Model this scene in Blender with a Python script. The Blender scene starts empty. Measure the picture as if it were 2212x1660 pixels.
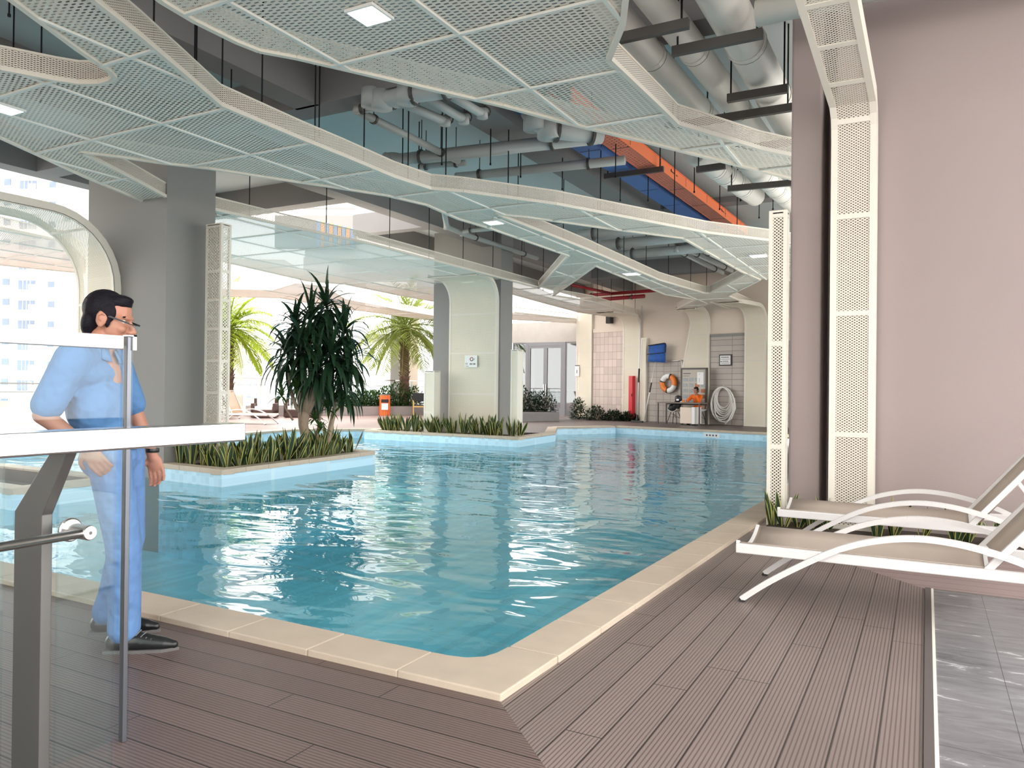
import bpy, bmesh, math, random
from mathutils import Vector, Matrix
rnd = random.Random(7)
S = bpy.context.scene
COL = S.collection
# ------------------------------------------------------------------ camera, world, light, exposure
F, CX, CY, CH = 1650.0, 1106.0, 830.0, 1.23
YAW, ROLL, PITCH = math.radians(28.5), 0.011, 0.005
_f0 = Vector((-math.sin(YAW), math.cos(YAW), 0)); _r0 = Vector((math.cos(YAW), math.sin(YAW), 0)); _z = Vector((0, 0, 1))
FW = _f0*math.cos(PITCH) + _z*math.sin(PITCH)
_u0 = _z*math.cos(PITCH) - _f0*math.sin(PITCH)
RT = _r0*math.cos(ROLL) + _u0*math.sin(ROLL)
UP = _u0*math.cos(ROLL) - _r0*math.sin(ROLL)
CAM = Vector((0, 0, CH))
cd = bpy.data.cameras.new('camera'); cam = bpy.data.objects.new('camera', cd); COL.objects.link(cam)
M = Matrix((RT, UP, -FW)).transposed().to_4x4(); M.translation = CAM
cam.matrix_world = M
cd.sensor_width = 36; cd.lens = F/2212*36; cd.clip_start = 0.05; cd.clip_end = 800
S.camera = cam
W = bpy.data.worlds.new('sky'); S.world = W; W.use_nodes = True
bg = W.node_tree.nodes['Background']
bg.inputs[0].default_value = (1.0, 0.985, 0.955, 1); bg.inputs[1].default_value = 3.0
sd = bpy.data.lights.new('sun', 'SUN'); sun = bpy.data.objects.new('sun', sd); COL.objects.link(sun)
sd.energy = 1.5; sd.angle = math.radians(20); sd.color = (1, .95, .86)
sun.rotation_euler = Vector((.45,-.3,-.84)).to_track_quat('-Z','Y').to_euler(); sun.location = (-30, 20, 40)
S.view_settings.view_transform = 'Standard'; S.view_settings.look = 'None'
S.view_settings.exposure = 0.7; S.view_settings.gamma = 1.0
S.view_settings.use_curve_mapping = False
S.cycles.max_bounces = 7; S.cycles.adaptive_threshold = 0.02; S.cycles.diffuse_bounces = 4; S.cycles.glossy_bounces = 3
S.cycles.transmission_bounces = 4; S.cycles.transparent_max_bounces = 12
S.cycles.caustics_reflective = True; S.cycles.blur_glossy = 1.0; S.cycles.caustics_refractive = False
S.cycles.sample_clamp_indirect = 6.0

# ------------------------------------------------------------------ photograph pixel -> point in the place
def ray(x, y): return FW + RT*((x-CX)/F) - UP*((y-CY)/F)
def pz(x, y, z=0.0):
    d = ray(x, y); return CAM + d*((z-CH)/d.z)
def pX(x, y, X):
    d = ray(x, y); return CAM + d*(X/d.x)
def pY(x, y, Y):
    d = ray(x, y); return CAM + d*(Y/d.y)
def pd(x, y, dep): return CAM + ray(x, y)*dep
WP, WD = Vector((-9.77, 28.3, 0)), Vector((4.8, -1.37, 0)).normalized()     # far wall line
WN = Vector((WD.y, -WD.x, 0))                                               # its normal, towards the pool
def pw(x, y, off=0.0):
    d = ray(x, y); p0 = WP + WN*off
    t = (p0-CAM).dot(WN)/d.dot(WN); return CAM + d*t
def wall_uv(p): return (p-WP).dot(WD)
def wpt(u, z, off=0.0): 
    v = WP + WD*u + WN*off; return Vector((v.x, v.y, z))

# ------------------------------------------------------------------ mesh builder
class MB:
    def __init__(s): s.v = []; s.f = []; s.m = []; s.uv = []
    def add(s, vs, fs, mi=0, uvs=None):
        n = len(s.v); s.v += [Vector(a) for a in vs]
        for k, f in enumerate(fs):
            s.f.append([i+n for i in f]); s.m.append(mi)
            s.uv.append(uvs[k] if uvs else None)
        return s
    def box(s, c, d, rz=0.0, mi=0, rot=None):
        hx, hy, hz = d[0]/2, d[1]/2, d[2]/2
        R = rot if rot is not None else Matrix.Rotation(rz, 3, 'Z')
        vs = [Vector(c)+R@Vector((sx*hx, sy*hy, sz*hz)) for sz in (-1, 1) for sx, sy in ((-1,-1),(1,-1),(1,1),(-1,1))]
        return s.add(vs, [(3,2,1,0),(4,5,6,7),(0,1,5,4),(1,2,6,5),(2,3,7,6),(3,0,4,7)], mi)
    def bx(s, x0, x1, y0, y1, z0, z1, mi=0):
        return s.box(((x0+x1)/2, (y0+y1)/2, (z0+z1)/2), (abs(x1-x0), abs(y1-y0), abs(z1-z0)), 0, mi)
    def quad(s, a, b, c, d, mi=0, uv=None): return s.add([a,b,c,d], [(0,1,2,3)], mi, [uv] if uv else None)
    def prism(s, pts, z0, z1, mi=0):
        n = len(pts); vs = [(p[0],p[1],z0) for p in pts]+[(p[0],p[1],z1) for p in pts]
        return s.add(vs, [tuple(range(n-1,-1,-1)), tuple(range(n,2*n))]+[(i,(i+1)%n,(i+1)%n+n,i+n) for i in range(n)], mi)
    def bar(s, a, b, w, h, up=(0,0,1), mi=0):
        a, b = Vector(a), Vector(b); d = (b-a); L = d.length
        if L < 1e-6: return s
        d /= L; u = Vector(up); sd_ = d.cross(u)
        if sd_.length < 1e-4: sd_ = d.cross(Vector((1,0,0)))
        sd_.normalize(); u = sd_.cross(d)
        R = Matrix((d, sd_, u)).transposed()
        return s.box((a+b)/2, (L, w, h), 0, mi, R)
    def tube(s, pts, r, n=8, mi=0, cap=True):
        pts = [Vector(p) for p in pts]; rs = r if isinstance(r, (list, tuple)) else [r]*len(pts)
        base = len(s.v); ref = None
        for i, p in enumerate(pts):
            t = (pts[min(i+1,len(pts)-1)]-pts[max(i-1,0)]).normalized()
            if ref is None:
                ref = t.cross(Vector((0,0,1)))
                if ref.length < 1e-3: ref = t.cross(Vector((1,0,0)))
            ref = (ref - t*ref.dot(t)).normalized(); bt = t.cross(ref)
            for k in range(n):
                a = 2*math.pi*k/n; s.v.append(p+(ref*math.cos(a)+bt*math.sin(a))*rs[i])
        for i in range(len(pts)-1):
            for k in range(n):
                s.f.append([base+i*n+k, base+i*n+(k+1)%n, base+(i+1)*n+(k+1)%n, base+(i+1)*n+k]); s.m.append(mi); s.uv.append(None)
        if cap:
            s.f.append([base+k for k in range(n-1,-1,-1)]); s.m.append(mi); s.uv.append(None)
            e = base+(len(pts)-1)*n; s.f.append([e+k for k in range(n)]); s.m.append(mi); s.uv.append(None)
        return s
    def lathe(s, prof, c=(0,0,0), n=20, mi=0, ax=None):
        c = Vector(c); base = len(s.v); Q = ax if ax is not None else Matrix.Identity(3)
        for r, z in prof:
            for k in range(n):
                a = 2*math.pi*k/n; s.v.append(c+Q@Vector((r*math.cos(a), r*math.sin(a), z)))
        for i in range(len(prof)-1):
            for k in range(n):
                s.f.append([base+i*n+k, base+i*n+(k+1)%n, base+(i+1)*n+(k+1)%n, base+(i+1)*n+k]); s.m.append(mi); s.uv.append(None)
        s.f.append([base+k for k in range(n-1,-1,-1)]); s.m.append(mi); s.uv.append(None)
        e = base+(len(prof)-1)*n; s.f.append([e+k for k in range(n)]); s.m.append(mi); s.uv.append(None)
        return s
    def build(s, name, mats, parent=None, smooth=False, bevel=0.0, local=False, keep=False):
        if not isinstance(mats, (list, tuple)): mats = [mats]
        off = Vector((0,0,0))
        if parent is not None and not local: off = wloc(parent)
        elif parent is None and not keep:
            xs = [v.x for v in s.v]; ys = [v.y for v in s.v]; zs = [v.z for v in s.v]
            off = Vector(((min(xs)+max(xs))/2, (min(ys)+max(ys))/2, min(zs)))
        me = bpy.data.meshes.new(name)
        me.from_pydata([tuple(v-off) for v in s.v], [], s.f)
        for m in mats: me.materials.append(m)
        me.polygons.foreach_set('material_index', s.m)
        if any(u is not None for u in s.uv):
            uvl = me.uv_layers.new(name='UVMap')
            for p, u in zip(me.polygons, s.uv):
                if u is not None:
                    for li, c in zip(p.loop_indices, u): uvl.data[li].uv = c
        if smooth:
            me.polygons.foreach_set('use_smooth', [True]*len(me.polygons))
        me.update()
        o = bpy.data.objects.new(name, me); COL.objects.link(o)
        if parent is not None: o.parent = parent
        else: o.location = off
        if bevel:
            b = o.modifiers.new('bevel', 'BEVEL'); b.width = bevel; b.segments = 2; b.limit_method = 'ANGLE'
        return o
def wloc(o):
    v = Vector(o.location)
    while o.parent is not None: o = o.parent; v = v+Vector(o.location)
    return v
def tag(o, label=None, cat=None, group=None, kind=None):
    if label: o['label'] = label
    if cat: o['category'] = cat
    if group: o['group'] = group
    if kind: o['kind'] = kind
    return o
def thing(name, label, cat, loc=(0,0,0), group=None, rz=0.0):
    o = bpy.data.objects.new(name, None); COL.objects.link(o); o.location = loc; o.rotation_euler = (0,0,rz)
    o.empty_display_size = 0.1
    return tag(o, label, cat, group)
def struct(o, label=None): return tag(o, label, None, None, 'structure')
def copy_tree(o, loc=None, rz=None, label=None, group=None, scale=None, parent=None):
    c = o.copy(); COL.objects.link(c); c.parent = parent
    if loc is not None: c.location = loc
    if rz is not None: c.rotation_euler = (c.rotation_euler[0], c.rotation_euler[1], rz)
    if scale is not None: c.scale = scale
    if label: c['label'] = label
    if group: c['group'] = group
    for ch in list(o.children): copy_tree(ch, parent=c)
    return c

# ------------------------------------------------------------------ materials
def newmat(name):
    m = bpy.data.materials.new(name); m.use_nodes = True
    nt = m.node_tree; b = nt.nodes['Principled BSDF']
    return m, nt, b
def L(nt, a, b): nt.links.new(a, b)
def N(nt, t, **kw):
    n = nt.nodes.new(t)
    for k, v in kw.items(): setattr(n, k, v)
    return n
def mth(nt, op, a, b=None):
    n = N(nt, 'ShaderNodeMath', operation=op)
    for i, v in enumerate((a, b)):
        if v is None: continue
        if isinstance(v, (int, float)): n.inputs[i].default_value = v
        else: L(nt, v, n.inputs[i])
    return n.outputs[0]
def rgb(c): return (c[0], c[1], c[2], 1)
def S2L(r, g, b):
    f = lambda c: (c/255/12.92 if c/255 <= .04045 else ((c/255+.055)/1.055)**2.4)
    return (f(r), f(g), f(b))
def mat(name, col, rough=.5, metal=0.0, var=.12, scale=3.0, bump=0.0, bscale=60.0, spec=.5, bdist=.01):
    m, nt, b = newmat(name)
    tc = N(nt, 'ShaderNodeTexCoord'); nz = N(nt, 'ShaderNodeTexNoise'); nz.inputs['Scale'].default_value = scale; nz.inputs['Detail'].default_value = 4
    L(nt, tc.outputs['Object'], nz.inputs['Vector'])
    mx = N(nt, 'ShaderNodeMix', data_type='RGBA')
    mx.inputs[6].default_value = rgb([c*(1-var) for c in col]); mx.inputs[7].default_value = rgb([min(1, c*(1+var)) for c in col])
    L(nt, nz.outputs['Fac'], mx.inputs[0]); L(nt, mx.outputs[2], b.inputs['Base Color'])
    b.inputs['Roughness'].default_value = rough; b.inputs['Metallic'].default_value = metal
    b.inputs['Specular IOR Level'].default_value = spec
    if bump:
        n2 = N(nt, 'ShaderNodeTexNoise'); n2.inputs['Scale'].default_value = bscale; L(nt, tc.outputs['Object'], n2.inputs['Vector'])
        bp = N(nt, 'ShaderNodeBump'); bp.inputs['Strength'].default_value = bump; bp.inputs['Distance'].default_value = bdist
        L(nt, n2.outputs['Fac'], bp.inputs['Height']); L(nt, bp.outputs[0], b.inputs['Normal'])
    return m
def mesh_mat(name, col, pu, pv, t, rough=.55):
    """expanded / perforated metal: staggered rounded holes through which one sees"""
    m, nt, b = newmat(name); uv = N(nt, 'ShaderNodeUVMap'); sp = N(nt, 'ShaderNodeSeparateXYZ'); L(nt, uv.outputs[0], sp.inputs[0])
    a = mth(nt, 'COSINE', mth(nt, 'MULTIPLY', sp.outputs[0], 2*math.pi/pu)); c = mth(nt, 'COSINE', mth(nt, 'MULTIPLY', sp.outputs[1], 2*math.pi/pv))
    solid = mth(nt, 'LESS_THAN', mth(nt, 'MULTIPLY', a, c), t)
    nz = N(nt, 'ShaderNodeTexNoise'); nz.inputs['Scale'].default_value = .8; nz.inputs['Detail'].default_value = 5; L(nt, uv.outputs[0], nz.inputs['Vector'])
    mx = N(nt, 'ShaderNodeMix', data_type='RGBA'); mx.inputs[6].default_value = rgb([k*.86 for k in col]); mx.inputs[7].default_value = rgb([min(1,k*1.1) for k in col])
    L(nt, nz.outputs['Fac'], mx.inputs[0]); L(nt, mx.outputs[2], b.inputs['Base Color']); b.inputs['Roughness'].default_value = rough
    tr = N(nt, 'ShaderNodeBsdfTransparent'); ms = N(nt, 'ShaderNodeMixShader')
    L(nt, solid, ms.inputs[0]); L(nt, tr.outputs[0], ms.inputs[1]); L(nt, b.outputs[0], ms.inputs[2])
    L(nt, ms.outputs[0], nt.nodes['Material Output'].inputs[0])
    return m
def deck_mat(name, axis, col, pitch=.142, blen=2.3):
    """grooved composite boards; axis = direction the boards run"""
    m, nt, b = newmat(name); tc = N(nt, 'ShaderNodeTexCoord'); sp = N(nt, 'ShaderNodeSeparateXYZ'); L(nt, tc.outputs['Object'], sp.inputs[0])
    al, ac = (sp.outputs[0], sp.outputs[1]) if axis == 'x' else (sp.outputs[1], sp.outputs[0])
    t = mth(nt, 'MULTIPLY', ac, 1/pitch); idx = mth(nt, 'FLOOR', t); fr = mth(nt, 'FRACT', t)
    wn = N(nt, 'ShaderNodeTexWhiteNoise', noise_dimensions='1D'); L(nt, idx, wn.inputs['W'])
    gap = mth(nt, 'LESS_THAN', mth(nt, 'ABSOLUTE', mth(nt, 'SUBTRACT', fr, .5)), .478)            # 1 on board
    grv = mth(nt, 'GREATER_THAN', mth(nt, 'FRACT', mth(nt, 'MULTIPLY', fr, 9.0)), .36)           # 1 on ridge
    lt = mth(nt, 'FRACT', mth(nt, 'ADD', mth(nt, 'MULTIPLY', al, 1/blen), wn.outputs['Value']))
    joint = mth(nt, 'GREATER_THAN', lt, .0022)
    hgt = mth(nt, 'MULTIPLY', mth(nt, 'MULTIPLY', gap, joint), mth(nt, 'ADD', mth(nt, 'MULTIPLY', grv, .55), .45))
    nz = N(nt, 'ShaderNodeTexNoise'); nz.inputs['Scale'].default_value = 1.1; nz.inputs['Detail'].default_value = 6
    L(nt, tc.outputs['Object'], nz.inputs['Vector'])
    fac = mth(nt, 'ADD', mth(nt, 'MULTIPLY', nz.outputs['Fac'], .6), mth(nt, 'MULTIPLY', wn.outputs['Value'], .4))
    mx = N(nt, 'ShaderNodeMix', data_type='RGBA'); mx.inputs[6].default_value = rgb([c*.72 for c in col]); mx.inputs[7].default_value = rgb([c*1.28 for c in col])
    L(nt, fac, mx.inputs[0])
    dk = N(nt, 'ShaderNodeMix', data_type='RGBA'); dk.inputs[6].default_value = rgb([c*.16 for c in col]); L(nt, mx.outputs[2], dk.inputs[7]); L(nt, hgt, dk.inputs[0])
    L(nt, dk.outputs[2], b.inputs['Base Color']); b.inputs['Roughness'].default_value = .42
    bp = N(nt, 'ShaderNodeBump'); bp.inputs['Strength'].default_value = .5; bp.inputs['Distance'].default_value = .004
    L(nt, hgt, bp.inputs['Height']); L(nt, bp.outputs[0], b.inputs['Normal'])
    return m
def grid_mat(name, col, jcol, w, h, axes=('x','z'), jw=.02, rough=.5, off=(0,0), rowvar=.1):
    """tiles w x h with joints, in object space"""
    m, nt, b = newmat(name); tc = N(nt, 'ShaderNodeTexCoord'); sp = N(nt, 'ShaderNodeSeparateXYZ'); L(nt, tc.outputs['Object'], sp.inputs[0])
    ix = {'x':0,'y':1,'z':2}; A = sp.outputs[ix[axes[0]]]; B = sp.outputs[ix[axes[1]]]
    ua = mth(nt, 'MULTIPLY', mth(nt, 'ADD', A, off[0]), 1/w); ub = mth(nt, 'MULTIPLY', mth(nt, 'ADD', B, off[1]), 1/h)
    ja = mth(nt, 'GREATER_THAN', mth(nt, 'FRACT', ua), jw/w); jb = mth(nt, 'GREATER_THAN', mth(nt, 'FRACT', ub), jw/h)
    s_ = mth(nt, 'MULTIPLY', ja, jb)
    wn = N(nt, 'ShaderNodeTexWhiteNoise', noise_dimensions='2D'); cb = N(nt, 'ShaderNodeCombineXYZ'); L(nt, mth(nt,'FLOOR',ua), cb.inputs[0]); L(nt, mth(nt,'FLOOR',ub), cb.inputs[1]); L(nt, cb.outputs[0], wn.inputs['Vector'])
    mx = N(nt, 'ShaderNodeMix', data_type='RGBA'); mx.inputs[6].default_value = rgb([c*(1-rowvar) for c in col]); mx.inputs[7].default_value = rgb([min(1,c*(1+rowvar)) for c in col]); L(nt, wn.outputs['Value'], mx.inputs[0])
    d = N(nt, 'ShaderNodeMix', data_type='RGBA'); d.inputs[6].default_value = rgb(jcol); L(nt, mx.outputs[2], d.inputs[7]); L(nt, s_, d.inputs[0])
    L(nt, d.outputs[2], b.inputs['Base Color']); b.inputs['Roughness'].default_value = rough
    return m
def schlick(nt, f0, normal=None):
    lw = N(nt, 'ShaderNodeLayerWeight'); lw.inputs['Blend'].default_value = .5
    if normal is not None: L(nt, normal, lw.inputs['Normal'])
    return mth(nt, 'ADD', mth(nt, 'MULTIPLY', mth(nt, 'POWER', lw.outputs['Facing'], 5.0), 1-f0), f0)
def glass_mat(name, tint=(.93,.97,.97), refl=1.0):
    m, nt, b = newmat(name); nt.nodes.remove(b)
    fr = schlick(nt, .075)
    gl = N(nt, 'ShaderNodeBsdfGlossy'); gl.inputs['Roughness'].default_value = .02
    tr = N(nt, 'ShaderNodeBsdfTransparent'); tr.inputs[0].default_value = rgb(tint)
    ms = N(nt, 'ShaderNodeMixShader'); L(nt, mth(nt, 'MULTIPLY', fr, refl), ms.inputs[0]); L(nt, tr.outputs[0], ms.inputs[1]); L(nt, gl.outputs[0], ms.inputs[2])
    L(nt, ms.outputs[0], nt.nodes['Material Output'].inputs[0]); return m
def water_mat():
    m, nt, b = newmat('pool_water'); nt.nodes.remove(b)
    tc = N(nt, 'ShaderNodeTexCoord'); mp = N(nt, 'ShaderNodeMapping'); L(nt, tc.outputs['Object'], mp.inputs[0])
    mp.inputs['Rotation'].default_value = (0, 0, math.radians(28.5)); mp.inputs['Scale'].default_value = (.75, 1.35, 1)
    h = None
    for sc, am in ((1.3, 1.0), (3.6, .15)):
        n = N(nt, 'ShaderNodeTexNoise'); n.inputs['Scale'].default_value = sc; n.inputs['Detail'].default_value = 1.2; n.inputs['Distortion'].default_value = .8
        L(nt, mp.outputs[0], n.inputs['Vector']); v = mth(nt, 'MULTIPLY', n.outputs['Fac'], am)
        h = v if h is None else mth(nt, 'ADD', h, v)
    bp = N(nt, 'ShaderNodeBump'); bp.inputs['Strength'].default_value = 1.0; bp.inputs['Distance'].default_value = WAVE
    L(nt, h, bp.inputs['Height'])
    fr = schlick(nt, .03, bp.outputs[0])
    gl = N(nt, 'ShaderNodeBsdfGlossy'); gl.inputs['Roughness'].default_value = .015; L(nt, bp.outputs[0], gl.inputs['Normal'])
    tr = N(nt, 'ShaderNodeBsdfTransparent'); tr.inputs[0].default_value = (.5, .81, .84, 1)
    ms = N(nt, 'ShaderNodeMixShader'); L(nt, fr, ms.inputs[0]); L(nt, tr.outputs[0], ms.inputs[1]); L(nt, gl.outputs[0], ms.inputs[2])
    L(nt, ms.outputs[0], nt.nodes['Material Output'].inputs[0]); return m
WAVE = .033
def emis(name, col, st):
    m, nt, b = newmat(name); b.inputs['Base Color'].default_value = rgb(col); b.inputs['Emission Color'].default_value = rgb(col); b.inputs['Emission Strength'].default_value = st; return m
def marble_mat():
    m, nt, b = newmat('grey_marble_tile'); tc = N(nt, 'ShaderNodeTexCoord')
    mp = N(nt, 'ShaderNodeMapping'); L(nt, tc.outputs['Object'], mp.inputs[0]); mp.inputs['Scale'].default_value = (2.2, 9, 1); mp.inputs['Rotation'].default_value = (0,0,.12)
    n1 = N(nt, 'ShaderNodeTexNoise'); n1.inputs['Scale'].default_value = 1.3; n1.inputs['Detail'].default_value = 8; n1.inputs['Roughness'].default_value = .65; n1.inputs['Distortion'].default_value = 1.0; L(nt, mp.outputs[0], n1.inputs['Vector'])
    cr = N(nt, 'ShaderNodeValToRGB'); L(nt, n1.outputs['Fac'], cr.inputs[0]); e = cr.color_ramp.elements
    e[0].position = .3; e[0].color = (.11,.107,.112,1); e[1].position = .62; e[1].color = (.2,.195,.205,1)
    k = e.new(.665); k.color = (.5,.49,.5,1); k = e.new(.7); k.color = (.19,.185,.195,1)
    sp = N(nt, 'ShaderNodeSeparateXYZ'); L(nt, tc.outputs['Object'], sp.inputs[0])
    ja = mth(nt, 'GREATER_THAN', mth(nt, 'FRACT', mth(nt, 'MULTIPLY', sp.outputs[0], 1/.3)), .008)
    jb = mth(nt, 'GREATER_THAN', mth(nt, 'FRACT', mth(nt, 'ADD', mth(nt, 'MULTIPLY', sp.outputs[1], 1/1.2), .45)), .002)
    mx = N(nt, 'ShaderNodeMix', data_type='RGBA'); mx.inputs[6].default_value = (.02,.02,.02,1); L(nt, cr.outputs[0], mx.inputs[7]); L(nt, mth(nt,'MULTIPLY',ja,jb), mx.inputs[0])
    L(nt, mx.outputs[2], b.inputs['Base Color']); b.inputs['Roughness'].default_value = .22; return m
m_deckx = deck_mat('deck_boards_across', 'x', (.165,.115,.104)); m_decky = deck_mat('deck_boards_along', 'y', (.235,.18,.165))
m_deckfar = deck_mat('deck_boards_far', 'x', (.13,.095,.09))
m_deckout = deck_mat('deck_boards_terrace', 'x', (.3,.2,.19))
m_marble = marble_mat()
m_cope = mat('sandstone_coping', (.52,.43,.34), .6, var=.13, scale=6, bump=.15, bscale=90)
m_basin = grid_mat('pool_tiles', (.5,.73,.87), (.58,.78,.88), .1, .1, ('x','z'), .006, .3)
m_water = water_mat()
m_soffit = mesh_mat('soffit_expanded_mesh', (.86,.79,.69), .12, .046, .34)
m_soffitfine = mesh_mat('soffit_fine_mesh', (.84,.79,.7), .085, .034, .72)
m_skirt = mesh_mat('skirt_perforated_metal', (.72,.66,.57), .05, .02, .35)
m_clad = mesh_mat('column_perforated_metal', (.76,.7,.6), .037, .024, .3)
m_cladfine = mesh_mat('column_fine_mesh', (.84,.77,.63), .04, .03, .62)
m_frame = mat('cream_metal_frame', (.78,.73,.64), .5, var=.04)
m_frameW = mat('pale_metal_seam', (.8,.8,.75), .5, var=.04)
m_slab = mat('slab_water_tint', (.42,.45,.45), .8, var=.1, scale=.8)  # grey concrete, with teal light off the pool mixed into the colour
m_beam = mat('grey_painted_beam', (.21,.2,.2), .8, var=.08, scale=1.2)
m_colgrey = mat('grey_plaster', (.27,.262,.252), .7, var=.07, scale=.7)
m_colbrown = mat('brown_grey_plaster', (.33,.265,.255), .7, var=.08, scale=.6, bump=.05)
m_wallbeige = mat('beige_plaster', (.76,.65,.55), .75, var=.06, scale=.5)
m_white = mat('white_render', (.8,.8,.78), .7, var=.03, scale=.5)
m_soil = mat('planter_soil', (.05,.035,.025), .95, var=.4, scale=30)
m_black = mat('black_metal', (.012,.012,.014), .45, var=.1)
# ------------------------------------------------------------------ the setting: floors and pool
def V2(*a): return Vector((a[0], a[1], 0))
def floor_poly(name, pts, m, z=0.0, th=.12, label=None):
    b = MB(); b.prism(pts, z-th, z); o = b.build(name, m, keep=True); return struct(o, label)
RX0, RX1 = -1.46, -1.33                       # right coping outer edge, near and far
floor_poly('floor', [(-24,-7),(2.4,-1.2),(0,1.17),(-1.46,2.62),(-24,2.62)], m_deckx, label='brown grooved deck boards before the pool')
floor_poly('floor', [(0,1.17),(0,5.45),(-1.36,6.85),(-1.46,2.62)], m_decky, label='brown grooved deck boards beside the pool')
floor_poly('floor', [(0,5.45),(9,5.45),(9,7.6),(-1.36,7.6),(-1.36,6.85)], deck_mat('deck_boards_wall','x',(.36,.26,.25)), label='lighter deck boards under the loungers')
floor_poly('floor', [(.045,-7),(9,-7),(9,5.42),(.045,5.42)], m_marble, z=.002, label='grey veined marble tiles')
b = MB(); b.bx(0,.033,1.0,5.45,-.05,.01); struct(b.build('trim_1', mat('bronze_edge', (.1,.08,.075), .7, 0)), 'metal edge strip between deck and tiles')
b = MB(); b.bx(.045,9,5.42,5.45,-.05,.006); struct(b.build('trim_2', mat('steel_edge_dark', (.2,.18,.17), .4, .5)))
# pool outline (inner edge of the coping)
pNear = 2.87
A1, A2, A3 = pz(470,942), pz(640,930), pz(815,929)
CI = [(-13.7,17.5),(-13.6,16.55),(-8.72,16.45),(-8.9,18.9),(-10.1,21.6)]
pool = [(-1.70,pNear+.25),(-1.78,pNear+.05),(-1.95,pNear),(-16,pNear),(-17.2,9.0),(A1.x,A1.y),(A2.x,A2.y),(A3.x,A3.y)]+CI[1:]+[(-8.9,23.5),(-3.9,22.5),(-3.5,22.0),(-1.53,8.9)]
WZ = -.22
b = MB(); b.add([(p[0],p[1],WZ) for p in pool], [tuple(range(len(pool)-1,-1,-1))]); o = b.build('pool_water', m_water, keep=True)
tag(o, 'rippled turquoise water of the swimming pool', 'water', kind='structure')
b = MB(); n = len(pool)
for i in range(n):
    p, q = pool[i], pool[(i+1)%n]; b.quad((p[0],p[1],-1.35),(q[0],q[1],-1.35),(q[0],q[1],-.03),(p[0],p[1],-.03))
b.add([(p[0],p[1],-1.35) for p in pool], [tuple(range(n-1,-1,-1))])
struct(b.build('pool_basin', m_basin, keep=True), 'pale blue tiled sides and bottom of the pool')
# coping stones
def coping(name, pts, w, step=.5, z0=-.05, z1=.03, side=1, label=None, m=None, closed=False):
    b = MB(); P = [Vector((p[0],p[1],0)) for p in pts]
    if closed: P.append(P[0])
    for i in range(len(P)-1):
        a, c = P[i], P[i+1]; d = (c-a); Ln = d.length; d.normalize(); nrm = Vector((-d.y, d.x, 0))*side
        k = max(1, round(Ln/step)); s_ = Ln/k
        for j in range(k):
            p0 = a+d*(s_*j+.002); p1 = a+d*(s_*(j+1)-.002)
            q = [p0, p1, p1+nrm*w, p0+nrm*w]
            if side < 0: q = q[::-1]
            b.prism(q, z0-.002*(i%2), z1-.002*(i%2))
    o = b.build(name, m or m_cope, bevel=.006, keep=True); return struct(o, label)
coping('coping', [(-1.96,2.62),(-16.2,2.62)], .262, side=-1, label='sandstone coping along the near pool edge')
coping('coping', [(-1.44,3.12),(-1.30,8.9),(-1.28,22)], .255, side=1, label='sandstone coping along the right pool edge')
b = MB(); b.prism([(-1.96,2.62),(-1.456,2.62),(-1.443,3.117),(-1.698,3.117),(-1.705,3.02),(-1.73,2.95),(-1.79,2.9),(-1.87,2.884),(-1.96,2.882)], -.05, .03)
struct(b.build('coping', m_cope, bevel=.006, keep=True), 'rounded corner coping stone at the near pool corner')
fc = [(-17.2,9.0),(A1.x,A1.y),(A2.x,A2.y),(A3.x,A3.y),(-13.7,17.4)]
coping('coping', fc, .3, side=1, label='pale coping along the terrace side')
coping('coping', [(-8.9,18.9),(-10.1,21.6),(-8.9,23.5),(-3.9,22.5),(-3.5,22)], .3, side=1, label='pale coping along the far pool edge')
# terrace and far deck
floor_poly('floor', [(-17.3,9.0),(A1.x-.1,A1.y+.25),(A2.x-.1,A2.y+.25),(A3.x-.2,A3.y+.2),(-14,18),(-14,40),(-40,40),(-40,2.6),(-16.2,2.6),(-16.2,2.9)], m_deckout, label='pinkish terrace deck beyond the pool')
floor_poly('floor', [(-14,17.6),(-8.95,18.9),(-10.25,21.65),(-8.95,23.75),(-3.9,22.75),(-1.2,22.2),(2,22),(2,40),(-14,40)], m_deckfar, label='dark deck before the far wall')
# ------------------------------------------------------------------ slab and beams
def slab(x0,x1,y0,y1,name='ceiling'):
    b = MB(); b.bx(x0,x1,y0,y1,5.5,5.9); return struct(b.build(name, m_slab, keep=True), 'grey concrete slab overhead with teal water light in its colour')
slab(-10.2,2.7,-3.5,31); slab(-14.3,-10.2,-3.5,12.1); slab(-12.6,-10.2,14.9,31)
def beam(x0,x1,y0,y1,z0=5.0,z1=5.5,m=None):
    b = MB(); b.bx(x0,x1,y0,y1,z0,z1); return struct(b.build('ceiling_beam', m or m_beam, keep=True))
beam(-10.5,-10.1,-3.5,31); beam(-14.4,-14.0,-3.5,12.1); beam(-14,-10.5,11.8,12.15); beam(-12.6,-10.5,14.8,15.1)
beam(-12.7,-12.4,15.1,31); beam(-14,-10.5,7.9,8.3)
beam(-7.6,-7.2,-3.5,7.75); beam(-10.1,-1.1,7.7,8.1,5.0); beam(-10.1,-1.1,17.0,17.4,5.37); beam(-10.1,-1.1,24.2,24.6,5.0)
beam(-6.0,-5.4,8.1,28,5.15); beam(-4.6,-4.35,-3.5,7.7,5.2)
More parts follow.
